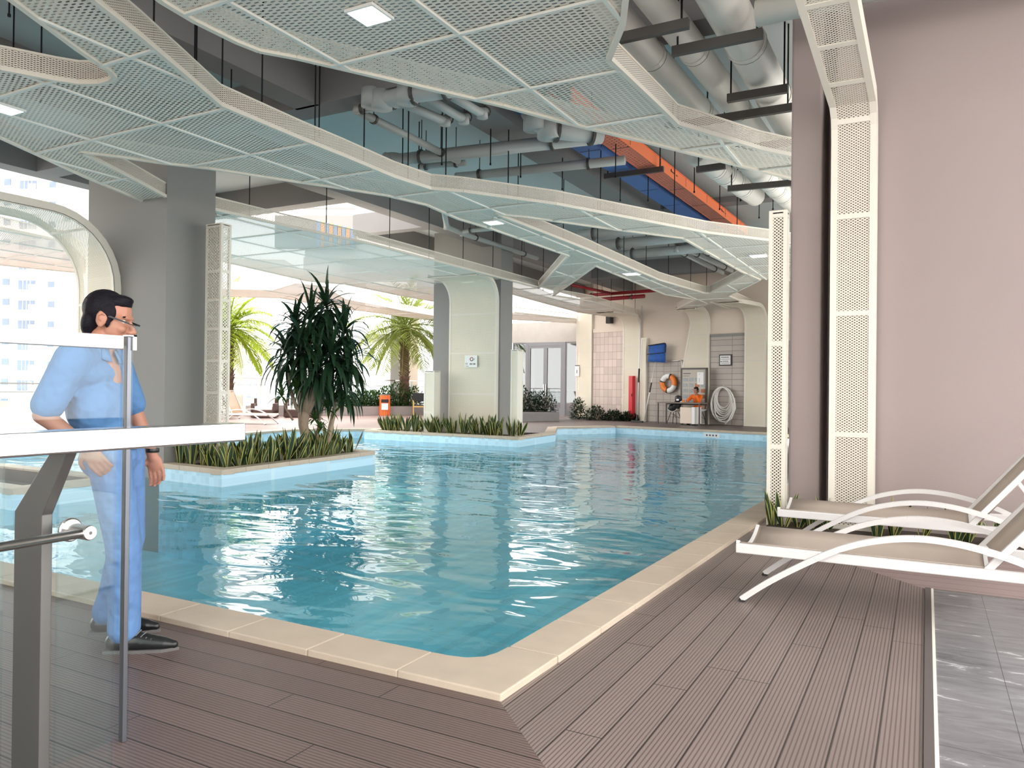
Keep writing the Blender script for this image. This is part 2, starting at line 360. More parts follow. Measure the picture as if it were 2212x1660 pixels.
# ------------------------------------------------------------------ big columns and walls
def boxs(name, x0,x1,y0,y1,z0,z1,m,label=None,bev=0): 
    b = MB(); b.bx(x0,x1,y0,y1,z0,z1); return struct(b.build(name, m, bevel=bev, keep=True), label)
boxs('column', -12.15,-10.2,7.7,8.6,-1.35,5.5,m_colgrey,'grey rectangular column on the near pool island')
boxs('column', -12.06,-9.92,17.6,18.25,-.1,5.5,m_colgrey,'grey rectangular column on the far pool island')
boxs('wall_right', -.74,2.7,7.55,9.0,-.1,4.75,m_colbrown,'plain brown-grey wall behind the loungers')
boxs('column', -1.13,-.86,7.5,8.1,-.3,5.5,m_colbrown,'brown column beside the perforated pillar',.02)
boxs('wall_right_return', -1.1,2.7,8.3,9.0,-.3,5.5,m_colbrown); boxs('wall_right', -1.0,2.7,24.5,28,-.3,5.5,m_wallbeige)
boxs('trim_3', -.74,2.7,7.6,9.0,4.75,5.5,m_beam)
# far wall (turned a little away from the building grid)
def wallbox(u0,u1,z0,z1,o0,o1,name,m,label=None,parent=None,bev=0,kind='structure'):
    b = MB(); q = [wpt(u0,0,o1),wpt(u1,0,o1),wpt(u1,0,o0),wpt(u0,0,o0)]; b.prism([(p.x,p.y) for p in q], z0, z1)
    o = b.build(name, m, parent=parent, keep=True, bevel=bev)
    return struct(o, label) if kind else o
wallbox(-3.0,9.5,-.1,5.5,-.4,0,'wall_back',m_wallbeige,'beige far wall of the pool hall')

# planted islands in the pool
def island(name, pts, w=.22, soil=True, label=None, top=.03):
    b = MB(); n = len(pts)
    for i in range(n):
        p, q = pts[i], pts[(i+1)%n]; b.quad((p[0],p[1],-1.35),(q[0],q[1],-1.35),(q[0],q[1],-.04),(p[0],p[1],-.04))
    b.add([(p[0],p[1],-.04) for p in pts], [tuple(range(n))])
    struct(b.build('island_wall', m_basin, keep=True), 'blue tiled wall of '+label)
    coping('coping', pts, w, side=1, closed=True, label='sandstone rim of '+label)
    c = Vector((sum(p[0] for p in pts)/n, sum(p[1] for p in pts)/n))
    b = MB(); b.prism([tuple(Vector(p).lerp(c, .12)) for p in pts], -.04, .0); struct(b.build('planter_soil', m_soil, keep=True))
IL = [(-10.19,7.62),(-8.72,7.52),(-9.0,11.28),(-10.6,11.6),(-10.6,8.62),(-10.19,8.62)]
island('island', IL, label='the near planted island')
island('island', [(-14,5.0),(-9.05,4.9),(-9.1,6.3),(-14,6.4)], label='the small left pool pier')
coping('coping', [(-13.7,17.5),(-13.6,16.55),(-8.72,16.45),(-8.9,18.9)], .24, side=1, label='sandstone rim of the far planted island')
b = MB(); b.prism([(-13.45,16.78),(-8.98,16.68),(-9.1,17.6),(-13.5,17.6)], -.04, .0); struct(b.build('planter_soil', m_soil, keep=True))
b = MB(); b.prism([(-1.26,7.02),(3,7.02),(3,7.55),(-1.26,7.55)], -.04, .012); struct(b.build('planter_soil', m_soil, keep=True))
boxs('wall_light_block', -24,-3.5,-4.6,-4.2,0,6.0,m_wallbeige,'unseen beige wall added behind the camera to block light')  # added out of view, cuts the light falling on faces from behind
b = MB(); b.bx(.033,.046,1.0,5.45,-.05,.007); struct(b.build('trim_6', m_frame), 'pale edge line of the tiles')
# ------------------------------------------------------------------ suspended mesh ceiling
ZC = 4.1
def inside(p, poly):
    c = False; n = len(poly)
    for i in range(n):
        a, b = poly[i], poly[i-1]
        if (a[1] > p[1]) != (b[1] > p[1]) and p[0] < (b[0]-a[0])*(p[1]-a[1])/(b[1]-a[1])+a[0]: c = not c
    return c
def scan(poly, axis, val):
    """stretches of the line coord[axis]=val that lie inside the outline"""
    o = 1-axis; xs = []; n = len(poly)
    for i in range(n):
        a, b = poly[i], poly[i-1]
        if (a[axis] > val) != (b[axis] > val): xs.append(a[o]+(b[o]-a[o])*(val-a[axis])/(b[axis]-a[axis]))
    xs.sort(); return list(zip(xs[::2], xs[1::2]))
ROD_M = mat('black_threaded_rod', (.012,.012,.014), .5, .6)
def rod(p, z0, z1, label, group):
    b = MB(); b.tube([(p[0],p[1],z0),(p[0],p[1],z1)], .009, 6); b.lathe([(.016,z0-.0),(.016,z0+.03)], (p[0],p[1],0), 6)
    return tag(b.build('hanger_rod', ROD_M), label, 'rod', group)
def ribbon(label, px, skip=(), z=ZC, seam=1.25, rods=None, rodgroup=None, rodlabel=None, soff=(0,0), rodtop=5.5, sm=None):
    poly = [pz(x, y, z) for x, y in px]; poly = [(p.x, p.y) for p in poly]; n = len(poly)
    cx = sum(p[0] for p in poly)/n; cy = sum(p[1] for p in poly)/n
    root = thing('mesh_ceiling_panel', label, 'ceiling panel', (cx, cy, z), 'suspended mesh ceiling panels')
    b = MB(); fu = [(p[0]+.31*p[1]*0, p[1]) for p in poly]
    b.add([(p[0],p[1],z) for p in poly], [tuple(range(n))], 0, [fu]); b.build('mesh_soffit', sm or m_soffit, root)
    b = MB(); t = MB(); s_ = 0.0
    for i in range(n):
        if i in skip: continue
        p, q = poly[i], poly[(i+1)%n]; d = math.hypot(q[0]-p[0], q[1]-p[1])
        b.quad((p[0],p[1],z), (q[0],q[1],z), (q[0],q[1],z+.2), (p[0],p[1],z+.2), 0, [(s_,0),(s_+d,0),(s_+d,.2),(s_,.2)]); s_ += d
        t.bar((p[0],p[1],z-.002), (q[0],q[1],z-.002), .05, .045)
        t.bar((p[0],p[1],z+.2), (q[0],q[1],z+.2), .02, .02)
    b.build('perforated_skirt', m_skirt, root); t.build('edge_trim', m_frame, root)
    b = MB()
    for ax in (0, 1):
        lo = min(p[ax] for p in poly); hi = max(p[ax] for p in poly); v = math.ceil((lo-soff[ax])/seam)*seam+soff[ax]
        while v < hi:
            for a, c in scan(poly, ax, v):
                zz = z-.012-.003*ax; A = (v,a,zz) if ax == 0 else (a,v,zz); B = (v,c,zz) if ax == 0 else (c,v,zz)
                b.bar(A, B, .035, .02)
            v += seam
    b.build('seam_bars', m_frameW, root)
    if rods:
        b = None
        for i in range(rods[0], rods[1]):
            p, q = Vector(poly[i%n]), Vector(poly[(i+1)%n]); d = (q-p).length; k = max(1, int(d/rods[2])); nr = Vector((-(q-p).y, (q-p).x)).normalized()
            for j in range(k):
                w = p+(q-p)*((j+.5)/k)+nr*.09
                if not inside(w, poly): w = w-nr*.18
                rod(w, z+.02, rodtop, rodlabel, rodgroup)
    return root
A_px = [(350,0),(420,42),(510,87),(560,107),(640,122),(760,150),(850,171),(1085,226),(1230,265),(1400,306),(1715,386),(1800,408),(1800,355),(1715,336),(1640,320),(1462,266),(1432,236),(1315,125),(1345,50),(1360,-80),(1370,-220),(150,-220),(250,-80)]
ribbon('widest mesh ceiling panel hanging nearest overhead, pale with a square light', A_px, skip=(), soff=(.4,.2))
B_px = [(50,-120),(205,0),(300,75),(400,160),(475,225),(510,240),(640,295),(740,335),(850,381),(930,407),(1000,413),(1200,440),(1400,478),(1525,502),(1670,520),(1800,540),
 (1800,612),(1670,603),(1642,604),(1601,586),(1475,514),(1300,491),(1138,468),(1070,461),(1060,493),(990,472),(923,442),(835,421),(700,400),(600,385),(450,362),(360,352),(250,336),(174,327),
 (278,381),(367,429),(476,455),(438,483),(420,481),(334,444),(185,381),(89,336),(0,295),(-150,232),(-150,100),(0,147),(120,170),(170,178),(215,178),(240,171),(247,163),(236,150),(170,105),(90,45),(30,0),(-130,-120)]
ribbon('long branching mesh ceiling panel sweeping from upper left to the right pillar', B_px, skip=(23,36,43,55,17), rods=(2,15,1.05), rodgroup='hanger rods of the sweeping panel', rodlabel='thin black rod hanging the long sweeping mesh panel from the slab', soff=(.1,.5))
D_px = [(1070,461),(1267,538),(1424,605),(1520,633),(1534,633),(1614,591),(1642,604),(1573,639),(1632,664),(1632,674),(1601,676),(1536,653),(1500,668),(1462,668),(1503,647),(1436,636),(1301,580),(1286,574),(1195,639),(1163,623),(1228,552),(1060,493)]
ribbon('X shaped mesh ceiling panel crossing above the far pool edge', D_px, skip=(5,9,12,18,21), rods=(0,4,1.3), rodgroup='hanger rods of the crossing panel', rodlabel='thin black rod hanging the X shaped mesh panel from the slab', seam=1.6)
C_px = [(476,455),(610,486),(801,527),(1100,605),(1163,622),(1195,638),(1280,652),(1388,684),(1340,687),(1249,674),(1178,655),(1102,634),(1000,636),(935,650),(865,638),(749,614),(663,606),(593,590),(480,564),(380,530),(438,483)]
ribbon('broad pale mesh ceiling panel between the two grey columns', C_px, skip=(20,4,7), sm=m_soffitfine, rods=(0,7,1.25), rodgroup='hanger rods of the broad panel', rodlabel='thin black rod hanging the broad pale mesh panel from the slab', seam=1.5)
F_px = [(330,612),(480,623),(590,626),(640,611),(700,617),(745,645),(860,668),(935,681),(1000,692),(1110,675),(1245,690),(1245,698),(1105,690),(1000,705),(935,692),(720,663),(605,643),(480,640),(330,625)]
ribbon('beige outer mesh ceiling band above the terrace palms', F_px, sm=m_soffitfine, seam=2.2)
H_px = [(-150,486),(0,492),(150,524),(183,560),(183,590),(0,572),(-150,556)]
ribbon('bright outer mesh canopy at far left before the apartment block', H_px, sm=m_soffitfine, seam=1.1)
# rods standing farther back above the openings
for k, (x, y, z0) in enumerate([(20,15,4.9),(30,40,4.2),(90,60,4.2),(500,150,4.5),(690,215,4.5),(425,90,4.5),(870,300,4.6),(905,330,4.6),(955,300,4.6),(1060,300,4.6),(1125,330,4.6),(1215,360,4.6),(1330,330,4.6),(1400,400,4.7),(1340,400,4.7),(1500,380,4.7),(1555,420,4.7),(1600,400,4.7),(1640,440,4.7),(1670,420,4.7),(1700,440,4.7)]):
    p = pz(x, y, 5.0); rod(p, z0, 5.5, 'thin black rod dropping from the teal-tinted slab between mesh panels', 'loose rods under the slab')
# ------------------------------------------------------------------ perforated cladding strips
def cladding(label, O, U, Nn, w, path, thick=.14, mface=None, cross=1.1, wf=None, edge=.055, sides=True, cat='column cladding', name='mesh_cladding', seam0=None):
    """strip of width w standing off a column face, following path [(out, up)...]; wf(s)->(u0,u1)"""
    O, U, Nn = Vector(O), Vector(U).normalized(), Vector(Nn).normalized()
    root = thing(name, label, cat, O)
    P = [(O+Nn*(a+thick)+Vector((0,0,z))) for a, z in path]; ss = [0.0]
    for i in range(1, len(P)): ss.append(ss[-1]+(P[i]-P[i-1]).length)
    wf = wf or (lambda s: (-w/2, w/2))
    fc, sl, sr, fr = MB(), MB(), MB(), MB()
    def back(i):
        t = (P[min(i+1,len(P)-1)]-P[max(i-1,0)]).normalized(); return t.cross(U).normalized()
    B = [back(i) for i in range(len(P))]
    if B[0].dot(Nn) > 0: B = [-v for v in B]
    for i in range(len(P)-1):
        a0, a1 = wf(ss[i]); c0, c1 = wf(ss[i+1])
        q = [P[i]+U*a0, P[i]+U*a1, P[i+1]+U*c1, P[i+1]+U*c0]
        fc.quad(*q, 0, [(a0,ss[i]),(a1,ss[i]),(c1,ss[i+1]),(c0,ss[i+1])])
        for (e0, e1, sd_) in ((a0,c0,sl),(a1,c1,sr)):
            sd_.quad(P[i]+U*e0, P[i+1]+U*e1, P[i+1]+U*e1+B[i+1]*thick, P[i]+U*e0+B[i]*thick)
            sg = 1 if e0 == a0 else -1
            fr.bar(P[i]+U*(e0+sg*edge/2), P[i+1]+U*(e1+sg*edge/2), edge, .016, B[i])
    def at(s):
        for i in range(len(P)-1):
            if s <= ss[i+1]+1e-6: 
                f_ = (s-ss[i])/max(1e-6, ss[i+1]-ss[i]); return P[i].lerp(P[i+1], f_), B[i]
        return P[-1], B[-1]
    cs = []; s_ = .03
    if isinstance(cross, (list, tuple)): cs = list(cross)
    else:
        s_ = cross
        while s_ < ss[-1]-.1: cs.append(s_); s_ += cross
    for c in cs+[.03, ss[-1]-.03]:
        p, bk = at(c); u0, u1 = wf(c); fr.bar(p+U*(u0+edge*.98), p+U*(u1-edge*.98), edge*.8, .014, bk)
    fc.build('perforated_face', mface or m_clad, root); sl.build('side_flange', m_frame, root); sr.build('side_flange', m_frame, root); fr.build('panel_frame', m_frame, root)
    return root
def bend(zs, R, ln, k=9):
    return [(0,0),(0,(zs-R)*.5),(0,zs-R)]+[(R-R*math.cos(a), zs-R+R*math.sin(a)) for a in [math.pi/2*i/k for i in range(1,k+1)]]+([(R+ln,zs)] if ln > 0 else [])
rp = [(0,0),(0,1.8),(0,3.45),(.015,3.56),(.05,3.65),(.12,3.73),(.6,3.9),(1.3,4.15),(2.0,4.42),(3.2,4.9)]
cladding('tall cream perforated strip climbing the brown wall and bending over the camera', (-.58,7.5,0), (1,0,0), (0,-1,0), .37, rp, .16, cross=[.85,1.92,2.78,3.62,4.05,4.5,4.95,5.6],
         wf=lambda s: (-.185-max(0,s-3.7)*.09, .185-max(0,s-3.7)*.06))
cladding('wide cream mesh cladding curving down the front of the far island column', (-10.72,17.6,0), (1,0,0), (0,-1,0), 1.5, bend(4.07,.55,.5), .1, m_cladfine, cross=[1.05,2.15,3.2])
cladding('curved beige mesh band arching down the left side of the near grey column', (-11.75,7.7,0), (1,0,0), (0,-1,0), .95, bend(3.75,1.0,4.5), .12, m_cladfine, cross=1.25)
U_, N_ = WD, WN
cladding('straight cream mesh strip at the left end of the far wall', wpt(-2.66,0), U_, N_, .8, [(0,0),(0,2.2),(0,4.5)], .12, m_cladfine, cross=[.9,2.1,3.2])
cladding('mesh strip bending into the ceiling behind the red cabinet', wpt(-.3,0), U_, N_, .8, bend(4.05,.5,1.2), .12, m_cladfine, cross=[1.0,2.0,2.9])
cladding('narrow pale strip beside the leaning cleaning poles', wpt(.28,0), U_, N_, .26, [(0,0),(0,1.6),(0,2.5),(0,2.75),(-.05,3.2)], .16, m_cladfine, cross=[1.9])
cladding('mesh strip widening towards the floor behind the desk', wpt(2.5,0), U_, N_, 1.1, bend(4.05,.45,.5), .12, m_cladfine, cross=[1.4,2.35,3.22],
         wf=lambda s: (-.57 if s < 2.3 else (-.57+.36*min(1,(s-2.3)/.9)), .56))
cladding('straight mesh strip right of the coiled white hose', wpt(4.83,0), U_, N_, .78, bend(4.05,.5,1.4), .12, m_cladfine, cross=[1.12,2.25,3.15])
def pillar(label, x0, x1, y0, y1, h, cuts, faces=('-y',), z0=0.0, mf=None, e=.04, dark=False):
    """free-standing box frame with perforated panels"""
    root = thing('perforated_pillar', label, 'pillar', ((x0+x1)/2,(y0+y1)/2,z0))
    b = MB(); fr = MB()
    if '-y' in faces: b.quad((x0+e,y0+.006,z0+.05),(x1-e,y0+.006,z0+.05),(x1-e,y0+.006,h-.06),(x0+e,y0+.006,h-.06),0,[(0,0),(x1-x0-2*e,0),(x1-x0-2*e,h-z0),(0,h-z0)])
    if '+x' in faces: b.quad((x1-.006,y0+e,z0+.05),(x1-.006,y1-e,z0+.05),(x1-.006,y1-e,h-.06),(x1-.006,y0+e,h-.06),0,[(0,0),(y1-y0-2*e,0),(y1-y0-2*e,h-z0),(0,h-z0)])
    b.build('perforated_face', mf or m_clad, root)
    for x, y in ((x0,y0),(x1-e,y0),(x0,y1-e),(x1-e,y1-e)): fr.bx(x,x+e,y,y+e,z0,h)
    for z in [z0+.04]+list(cuts)+[h-.04]: fr.bx(x0+e,x1-e,y0+.001,y0+.012,z-.022,z+.022); fr.bx(x1-.012,x1-.001,y0+e,y1-e,z-.022,z+.022)
    fr.bx(x0+.001,x1-.001,y0+.001,y1-.001,h-.029,h+.001)
    fr.build('pillar_frame', m_frame, root)
    s_ = MB(); 
    if '+x' not in faces: s_.bx(x1-.01,x1-.004,y0+e,y1-e,z0,h-.03)
    s_.bx(x0+.004,x0+.01,y0+e,y1-e,z0,h-.03); s_.build('solid_side', m_frame, root); s_ = MB(); s_.bx(x0+e,x1-e,y0+.045,y0+.05,z0+.02,h-.04); s_.build('backing', m_black if dark else m_frame, root)  # with dark set, a black sheet stands in for the shade behind the holes
    return root
pillar('slender free-standing cream perforated pillar at the right pool edge', -1.285,-1.125,7.28,7.42,2.88,[.72,1.66], mf=mesh_mat('pillar_perforated',(.76,.7,.6),.034,.03,.3), dark=True, e=.035)
q = pY(441,800,8.25); q2 = pY(474,800,8.25); pillar('tall cream lattice pillar on the near planted island', q.x,q2.x,8.25,8.45,3.75,[.6,1.1,1.6,2.1,2.55,3.0], faces=('-y','+x'), mf=mesh_mat('lattice_mesh',(.74,.7,.62),.06,.05,.15))
q = pY(915,900,16.9); q2 = pY(937,900,16.9); pillar('low cream mesh pillar left of the far island column', q.x,q2.x,16.9,17.2,1.66,[.55,1.0], mf=m_cladfine)
q = pY(1104,900,17.05); q2 = pY(1119,900,17.05); pillar('low cream mesh pillar right of the far island column', q.x,q2.x,17.0,17.3,2.2,[1.5], mf=m_cladfine)
# ------------------------------------------------------------------ ducts, pipes, trays under the slab
m_duct = mat('grey_pvc_duct', (.68,.65,.6), .45, var=.06, scale=4); m_pipe = mat('grey_pipe', (.42,.44,.43), .5, var=.08)
m_red = mat('red_fire_pipe', (.3,.012,.02), .45, var=.1); m_strut = mat('dark_steel_channel', (.1,.09,.085), .55, .4, var=.2)
def duct(label, pts, r, rings, m=None):
    root = thing('ventilation_duct', label, 'duct', pts[0], 'grey ducts under the slab')
    b = MB(); b.tube(pts, r, 20); b.build('duct_pipe', m or m_duct, root, smooth=True)
    a, c = Vector(pts[0]), Vector(pts[-1]); d = c-a
    for t in rings:
        p = a+d*t; b = MB(); b.tube([p-d.normalized()*.035, p+d.normalized()*.035], r*1.05, 20); b.build('joint_ring', m or m_duct, root)
        b = MB(); b.tube([p+d.normalized()*.036, p+d.normalized()*.046], r*1.052, 20); b.build('black_seal', m_black, root)
    return root
zd = 4.8
duct('leftmost of the three big grey ducts at upper right', [(-2.72,3.5,zd),(-2.52,11.4,zd)], .15, (.3,.55,.78))
duct('middle one of the three big grey ducts at upper right', [(-2.3,3.5,zd),(-2.08,11.4,zd)], .15, (.28,.56,.8))
duct('thickest of the three big grey ducts, beside the perforated strip', [(-1.68,3.5,zd),(-1.64,12.5,zd)], .2, (.33,.5,.68,.85))
duct('short ribbed duct emerging behind the near mesh panel, left of the pair', [pz(1500,330,4.75),pz(1632,425,4.75)], .17, (.3,.45,.6,.75))
duct('short ribbed duct emerging behind the near mesh panel, right of the pair', [pz(1610,345,4.75),pz(1712,440,4.75)], .17, (.3,.45,.6,.75))
duct('grey duct running above the top of the brown wall', [(-1.35,6.95,4.57),(2.6,6.95,4.57)], .11, (.1,.2,.3,.4,.5,.6))
def strut(label, a, b_, top=5.5, g='duct support channels'):
    root = thing('support_channel', label, 'bracket', a, g)
    b = MB(); b.bar(a, b_, .06, .09); b.build('channel', m_strut, root)
    for t in (.06, .94):
        p = Vector(a).lerp(Vector(b_), t); b = MB(); b.tube([p, (p.x,p.y,top)], .01, 6); b.build('hanger', ROD_M, root)
for k,(y,x0,x1) in enumerate(((6.75,-3.0,-1.9),(7.25,-2.2,-1.35),(9.3,-2.9,-1.35),(8.7,-2.0,-1.35),(10.6,-2.8,-1.3))):
    strut('dark steel channel carrying the big grey ducts', (x0,y,4.52), (x1,y,4.52))
strut('dark steel channel carrying the short ribbed ducts', pz(1505,367,4.47), pz(1568,358,4.47)); strut('dark steel channel carrying the short ribbed ducts', pz(1572,408,4.47), pz(1712,395,4.47))
def pipe(label, pts, r, m=None, g='thin pipes under the slab', n=10, brk=()):
    root = thing('ceiling_pipe', label, 'pipe', pts[0], g)
    b = MB(); b.tube(pts, r, n); b.build('pipe_run', m or m_pipe, root, smooth=True)
    for i in range(1, len(pts)-1):
        b = MB(); b.lathe([(r*1.25,-r),(r*1.25,r)], pts[i], n); b.build('pipe_elbow', m or m_pipe, root, smooth=True)
    a, c = Vector(pts[-2]), Vector(pts[-1])
    for t in (.15,.8):
        p = a.lerp(c, t); dd = (c-a).normalized(); b = MB(); b.tube([p-dd*.02,p+dd*.02], r*1.3, n); b.tube([p,(p.x,p.y,5.5)], .008, 5); b.build('pipe_clamp', m_strut, root)
    return root
Pz = lambda x, y, z=4.9: tuple(pz(x, y, z))
pipe('long grey pipe crossing just below the cluster of elbow pipes', [Pz(830,342),Pz(850,347),Pz(1290,297)], .1)
pipe('long grey pipe crossing behind the sweeping mesh panel', [Pz(985,383),Pz(1350,346)], .075)
pipe('grey pipe running away diagonally below the elbow pipes', [Pz(768,238),Pz(990,348)], .055)
pipe('grey pipe joining the elbow cluster to the diagonal pipe', [Pz(768,238),Pz(870,222)], .055)
pipe('thick elbow pipe feeding three branch pipes', [Pz(797,196,5.15),Pz(803,212,4.95),Pz(825,217),Pz(880,205),Pz(985,190)], .11, n=14)
for k,(a,c) in enumerate((((862,220),(962,262)),((918,209),(1002,258)),((962,200),(1042,246)))):
    pipe(('left','middle','right')[k]+' one of three parallel branch pipes under the slab', [Pz(*a),Pz(*c),Pz(c[0]+8,c[1]-6,5.1)], .06)
pipe('curved grey elbow pipe vanishing behind the near mesh panel', [Pz(1142,240,5.2),Pz(1155,262,5.0),Pz(1185,280),Pz(1300,292)], .13, n=14)
pipe('short thin pipe below the long crossing pipe', [Pz(905,361),Pz(1005,352)], .05)
pipe('pale pipe along the dark beam beside the roof opening', [Pz(958,450,4.95),Pz(965,490,4.95),Pz(1000,505,4.95),Pz(1160,558,4.95)], .06)
pipe('pale pipe beyond the sweeping panel', [Pz(1000,500,4.95),Pz(1110,490,4.95)], .05)
for k,(a,c) in enumerate((((1300,530),(1560,505)),((1250,508),(1480,487)),((1330,552),(1590,530)))):
    pipe(('middle','highest','lowest')[k]+' of the far dark pipes behind the crossing mesh panel', [Pz(*a,4.8),Pz(*c,4.8)], .12)
for k,(a,c) in enumerate((((1462,540),(1560,590)),((1490,542),(1580,585)),((1515,540),(1600,580)))):
    pipe('bent grey pipe above the X shaped panel joint', [Pz(a[0],a[1]-8,5.2),Pz(*a,4.8),Pz(*c,4.8)], .07, g='bent pipes above the joint')
pipe('red fire pipe running along the top of the far wall', [Pz(1246,640,4.7),Pz(1470,624,4.7)], .06, m_red, 'red fire pipes')
pipe('shorter lower red fire pipe before the far wall', [Pz(1262,650,4.5),Pz(1392,640,4.5)], .07, m_red, 'red fire pipes')
pipe('red fire pipe coming forward to the far wall', [Pz(1215,612,4.7),Pz(1320,634,4.7)], .05, m_red, 'red fire pipes')
# cable trays
m_orange = mat('orange_painted_tray', (.85,.2,.07), .5, var=.05); m_blue = mat('blue_painted_tray', (.07,.16,.42), .5, var=.08)
m_orangeperf = mesh_mat('orange_perforated', (.62,.19,.12), .12, .09, .7)
TZ = 5.14
def tray(label, x0, x1, y0, y1, m, mp, sk):
    root = thing('cable_tray', label, 'cable tray', (x0,y0,TZ))
    b = MB(); b.quad((x0,y0,TZ),(x0+sk,y1,TZ),(x1+sk,y1,TZ),(x1,y0,TZ),0,[(0,y0),(0,y1),(x1-x0,y1),(x1-x0,y0)]); b.build('tray_bottom', mp, root)
    for xx in (x0,x1):
        b = MB(); b.add([(xx,y0,TZ),(xx+sk,y1,TZ),(xx+sk,y1,TZ+.2),(xx,y0,TZ+.2)], [(0,1,2,3)]); b.bar((xx,y0,TZ+.2),(xx+sk,y1,TZ+.2),.03,.01); b.bar((xx,y0,TZ+.01),(xx+sk,y1,TZ+.01),.012,.03)
        b.build('tray_side', m, root)
    for k in range(7):
        b = MB(); y = y0+(k+.5)*(y1-y0)/7; x = sk*(y-y0)/(y1-y0); b.bx(x0+x-.004,x1+x+.004,y,y+.012,TZ-.005,TZ+.2)
        b.build('tray_joint', m_strut, root)
    return root
t_ = tray('orange perforated cable tray running towards the far wall', -4.62,-4.29,9.5,19.7,m_orange,m_orangeperf,.3)
for k,y in enumerate((13.7,17.2)):
    b = MB(); x = -4.29+.3*(y-9.5)/10.2+.008
    b.bx(x,x+.004,y,y+.22,5.24,5.26); b.bx(x,x+.004,y,y+.03,5.24,5.29); b.bx(x,x+.004,y+.3,y+.5,5.24,5.26); b.bx(x,x+.004,y+.47,y+.5,5.24,5.29); b.build('black_mark', m_black, t_)
tray('blue cable tray left of the orange one', -5.14,-4.76,9.5,19.3,m_blue,m_blue,.3)
strut('dark bracket under both cable trays', (-5.15,12.9,5.07), (-4.05,12.9,5.07), g='tray brackets')
# ------------------------------------------------------------------ square lights in the soffits
m_lamp = emis('light_diffuser', (.86,.9,.86), .9)
def downlight(label, x, y, s_=.27, z=ZC):
    p = pz(x, y, z-.02); root = thing('ceiling_light', label, 'ceiling light', (p.x,p.y,z-.03), 'square lights in the mesh ceiling')
    b = MB(); b.bx(p.x-s_/2,p.x+s_/2,p.y-s_/2,p.y+s_/2,z-.028,z-.005); b.build('light_frame', m_white, root)
    b = MB(); b.bx(p.x-s_*.43,p.x+s_*.43,p.y-s_*.43,p.y+s_*.43,z-.034,z-.027); b.build('diffuser', m_lamp, root)
for lb, x, y, s_ in (('large square light in the nearest mesh panel', 798,33,.27),('square light at the left edge in the sweeping panel',12,236,.27),('square light where the sweeping panel forks',1066,481,.3),
                 ('square light in the panel behind the slender pillar',1638,553,.34),('square light on the far arm of the crossing panel',1364,592,.4),('small square light above the far island column',1016,611,.4),('small square light above the straight strip by the hose',1622,668,.4)):
    downlight(lb, x, y, s_)
# ------------------------------------------------------------------ near balustrade and glass
m_steel = mat('brushed_steel', (.62,.61,.6), .28, 1.0, var=.06, scale=8); m_steelpol = mat('polished_steel', (.6,.6,.61), .16, 1.0, var=.03)
m_steeldk = mat('dark_satin_steel', (.16,.155,.15), .45, .7, var=.08); m_glass = glass_mat('clear_glass', (.9,.95,.95), .75); m_glasst = glass_mat('clear_glass_tall', (.9,.95,.96), .45)
m_capwhite = mat('white_cap', (.8,.78,.8), .35, var=.03)
def pane(name, x, y0, y1, z0, z1, m, parent, th=.012):
    b = MB(); b.bx(x-th/2, x+th/2, y0, y1, z0, z1); return b.build(name, m, parent)
bal = thing('glass_balustrade', 'near waist-high balustrade with a flat steel handrail, bent post and glass', 'balustrade', (-2.1,1.1,0))
b = MB(); b.bx(-2.135,-2.04,-.6,1.86,1.038,1.10); o = b.build('handrail', m_steelpol, bal, bevel=.006)
def bent_post(y):
    b = MB(); P = [(-2.30,0),(-2.165,0),(-2.165,.86),(-2.055,1.038),(-2.13,1.038),(-2.30,.86)]
    n = len(P); vs = [(p[0],y,p[1]) for p in P]+[(p[0],y+.03,p[1]) for p in P]
    b.add(vs, [tuple(range(n)), tuple(range(2*n-1,n-1,-1))]+[(i,i+n,(i+1)%n+n,(i+1)%n) for i in range(n)]); return b.build('bent_post', m_steeldk, bal, bevel=.002)
bent_post(1.25); bent_post(-.3)
e_ = pX(249,967,-2.15).y
pane('glass_pane', -2.15, -.26, 1.14, .04, 1.03, m_glass, bal); pane('glass_pane', -2.15, 1.285, e_, .04, 1.03, m_glass, bal)
b = MB(); b.tube([(-2.06,-.6,.812),(-2.06,1.3,.812)], .0125, 14); b.build('round_rail', m_steel, bal, smooth=True)
QX = Matrix(((0,0,1),(0,1,0),(-1,0,0)))
b = MB(); b.lathe([(.021,0),(.021,.085),(.019,.09)], (-2.135,1.315,.812), 24, ax=QX); so = b.build('rail_standoff', m_steel, bal, bevel=.001)
b = MB(); b.lathe([(.034,0),(.034,.006),(.03,.01)], (-2.143,1.315,.812), 24, ax=QX); b.build('flange', m_steel, so)
b = MB(); b.lathe([(.005,0),(.004,.002)], (-2.0455,1.315,.812), 10, ax=QX); b.build('screw', m_steeldk, so)
tall = thing('glass_screen', 'taller clear glass screen with a white top cap in front of the man', 'glass screen', (-2.42,.8,0))
pane('glass_pane', -2.42, -.8, 1.695, .02, 1.36, m_glasst, tall, .016)
b = MB(); b.bx(-2.45,-2.39,-.8,1.645,1.347,1.392); b.build('top_cap', m_capwhite, tall, bevel=.004)
b = MB(); b.bx(-2.432,-2.408,1.672,1.688,0,1.392); b.build('end_post', mat('grey_blue_channel', (.2,.21,.24), .3, .8), tall, bevel=.002)
b = MB(); b.bx(-2.406,-2.4,1.688,1.7,1.345,1.397); b.bx(-2.434,-2.4,1.67,1.7,1.392,1.397); b.build('corner_clip', m_capwhite, tall)
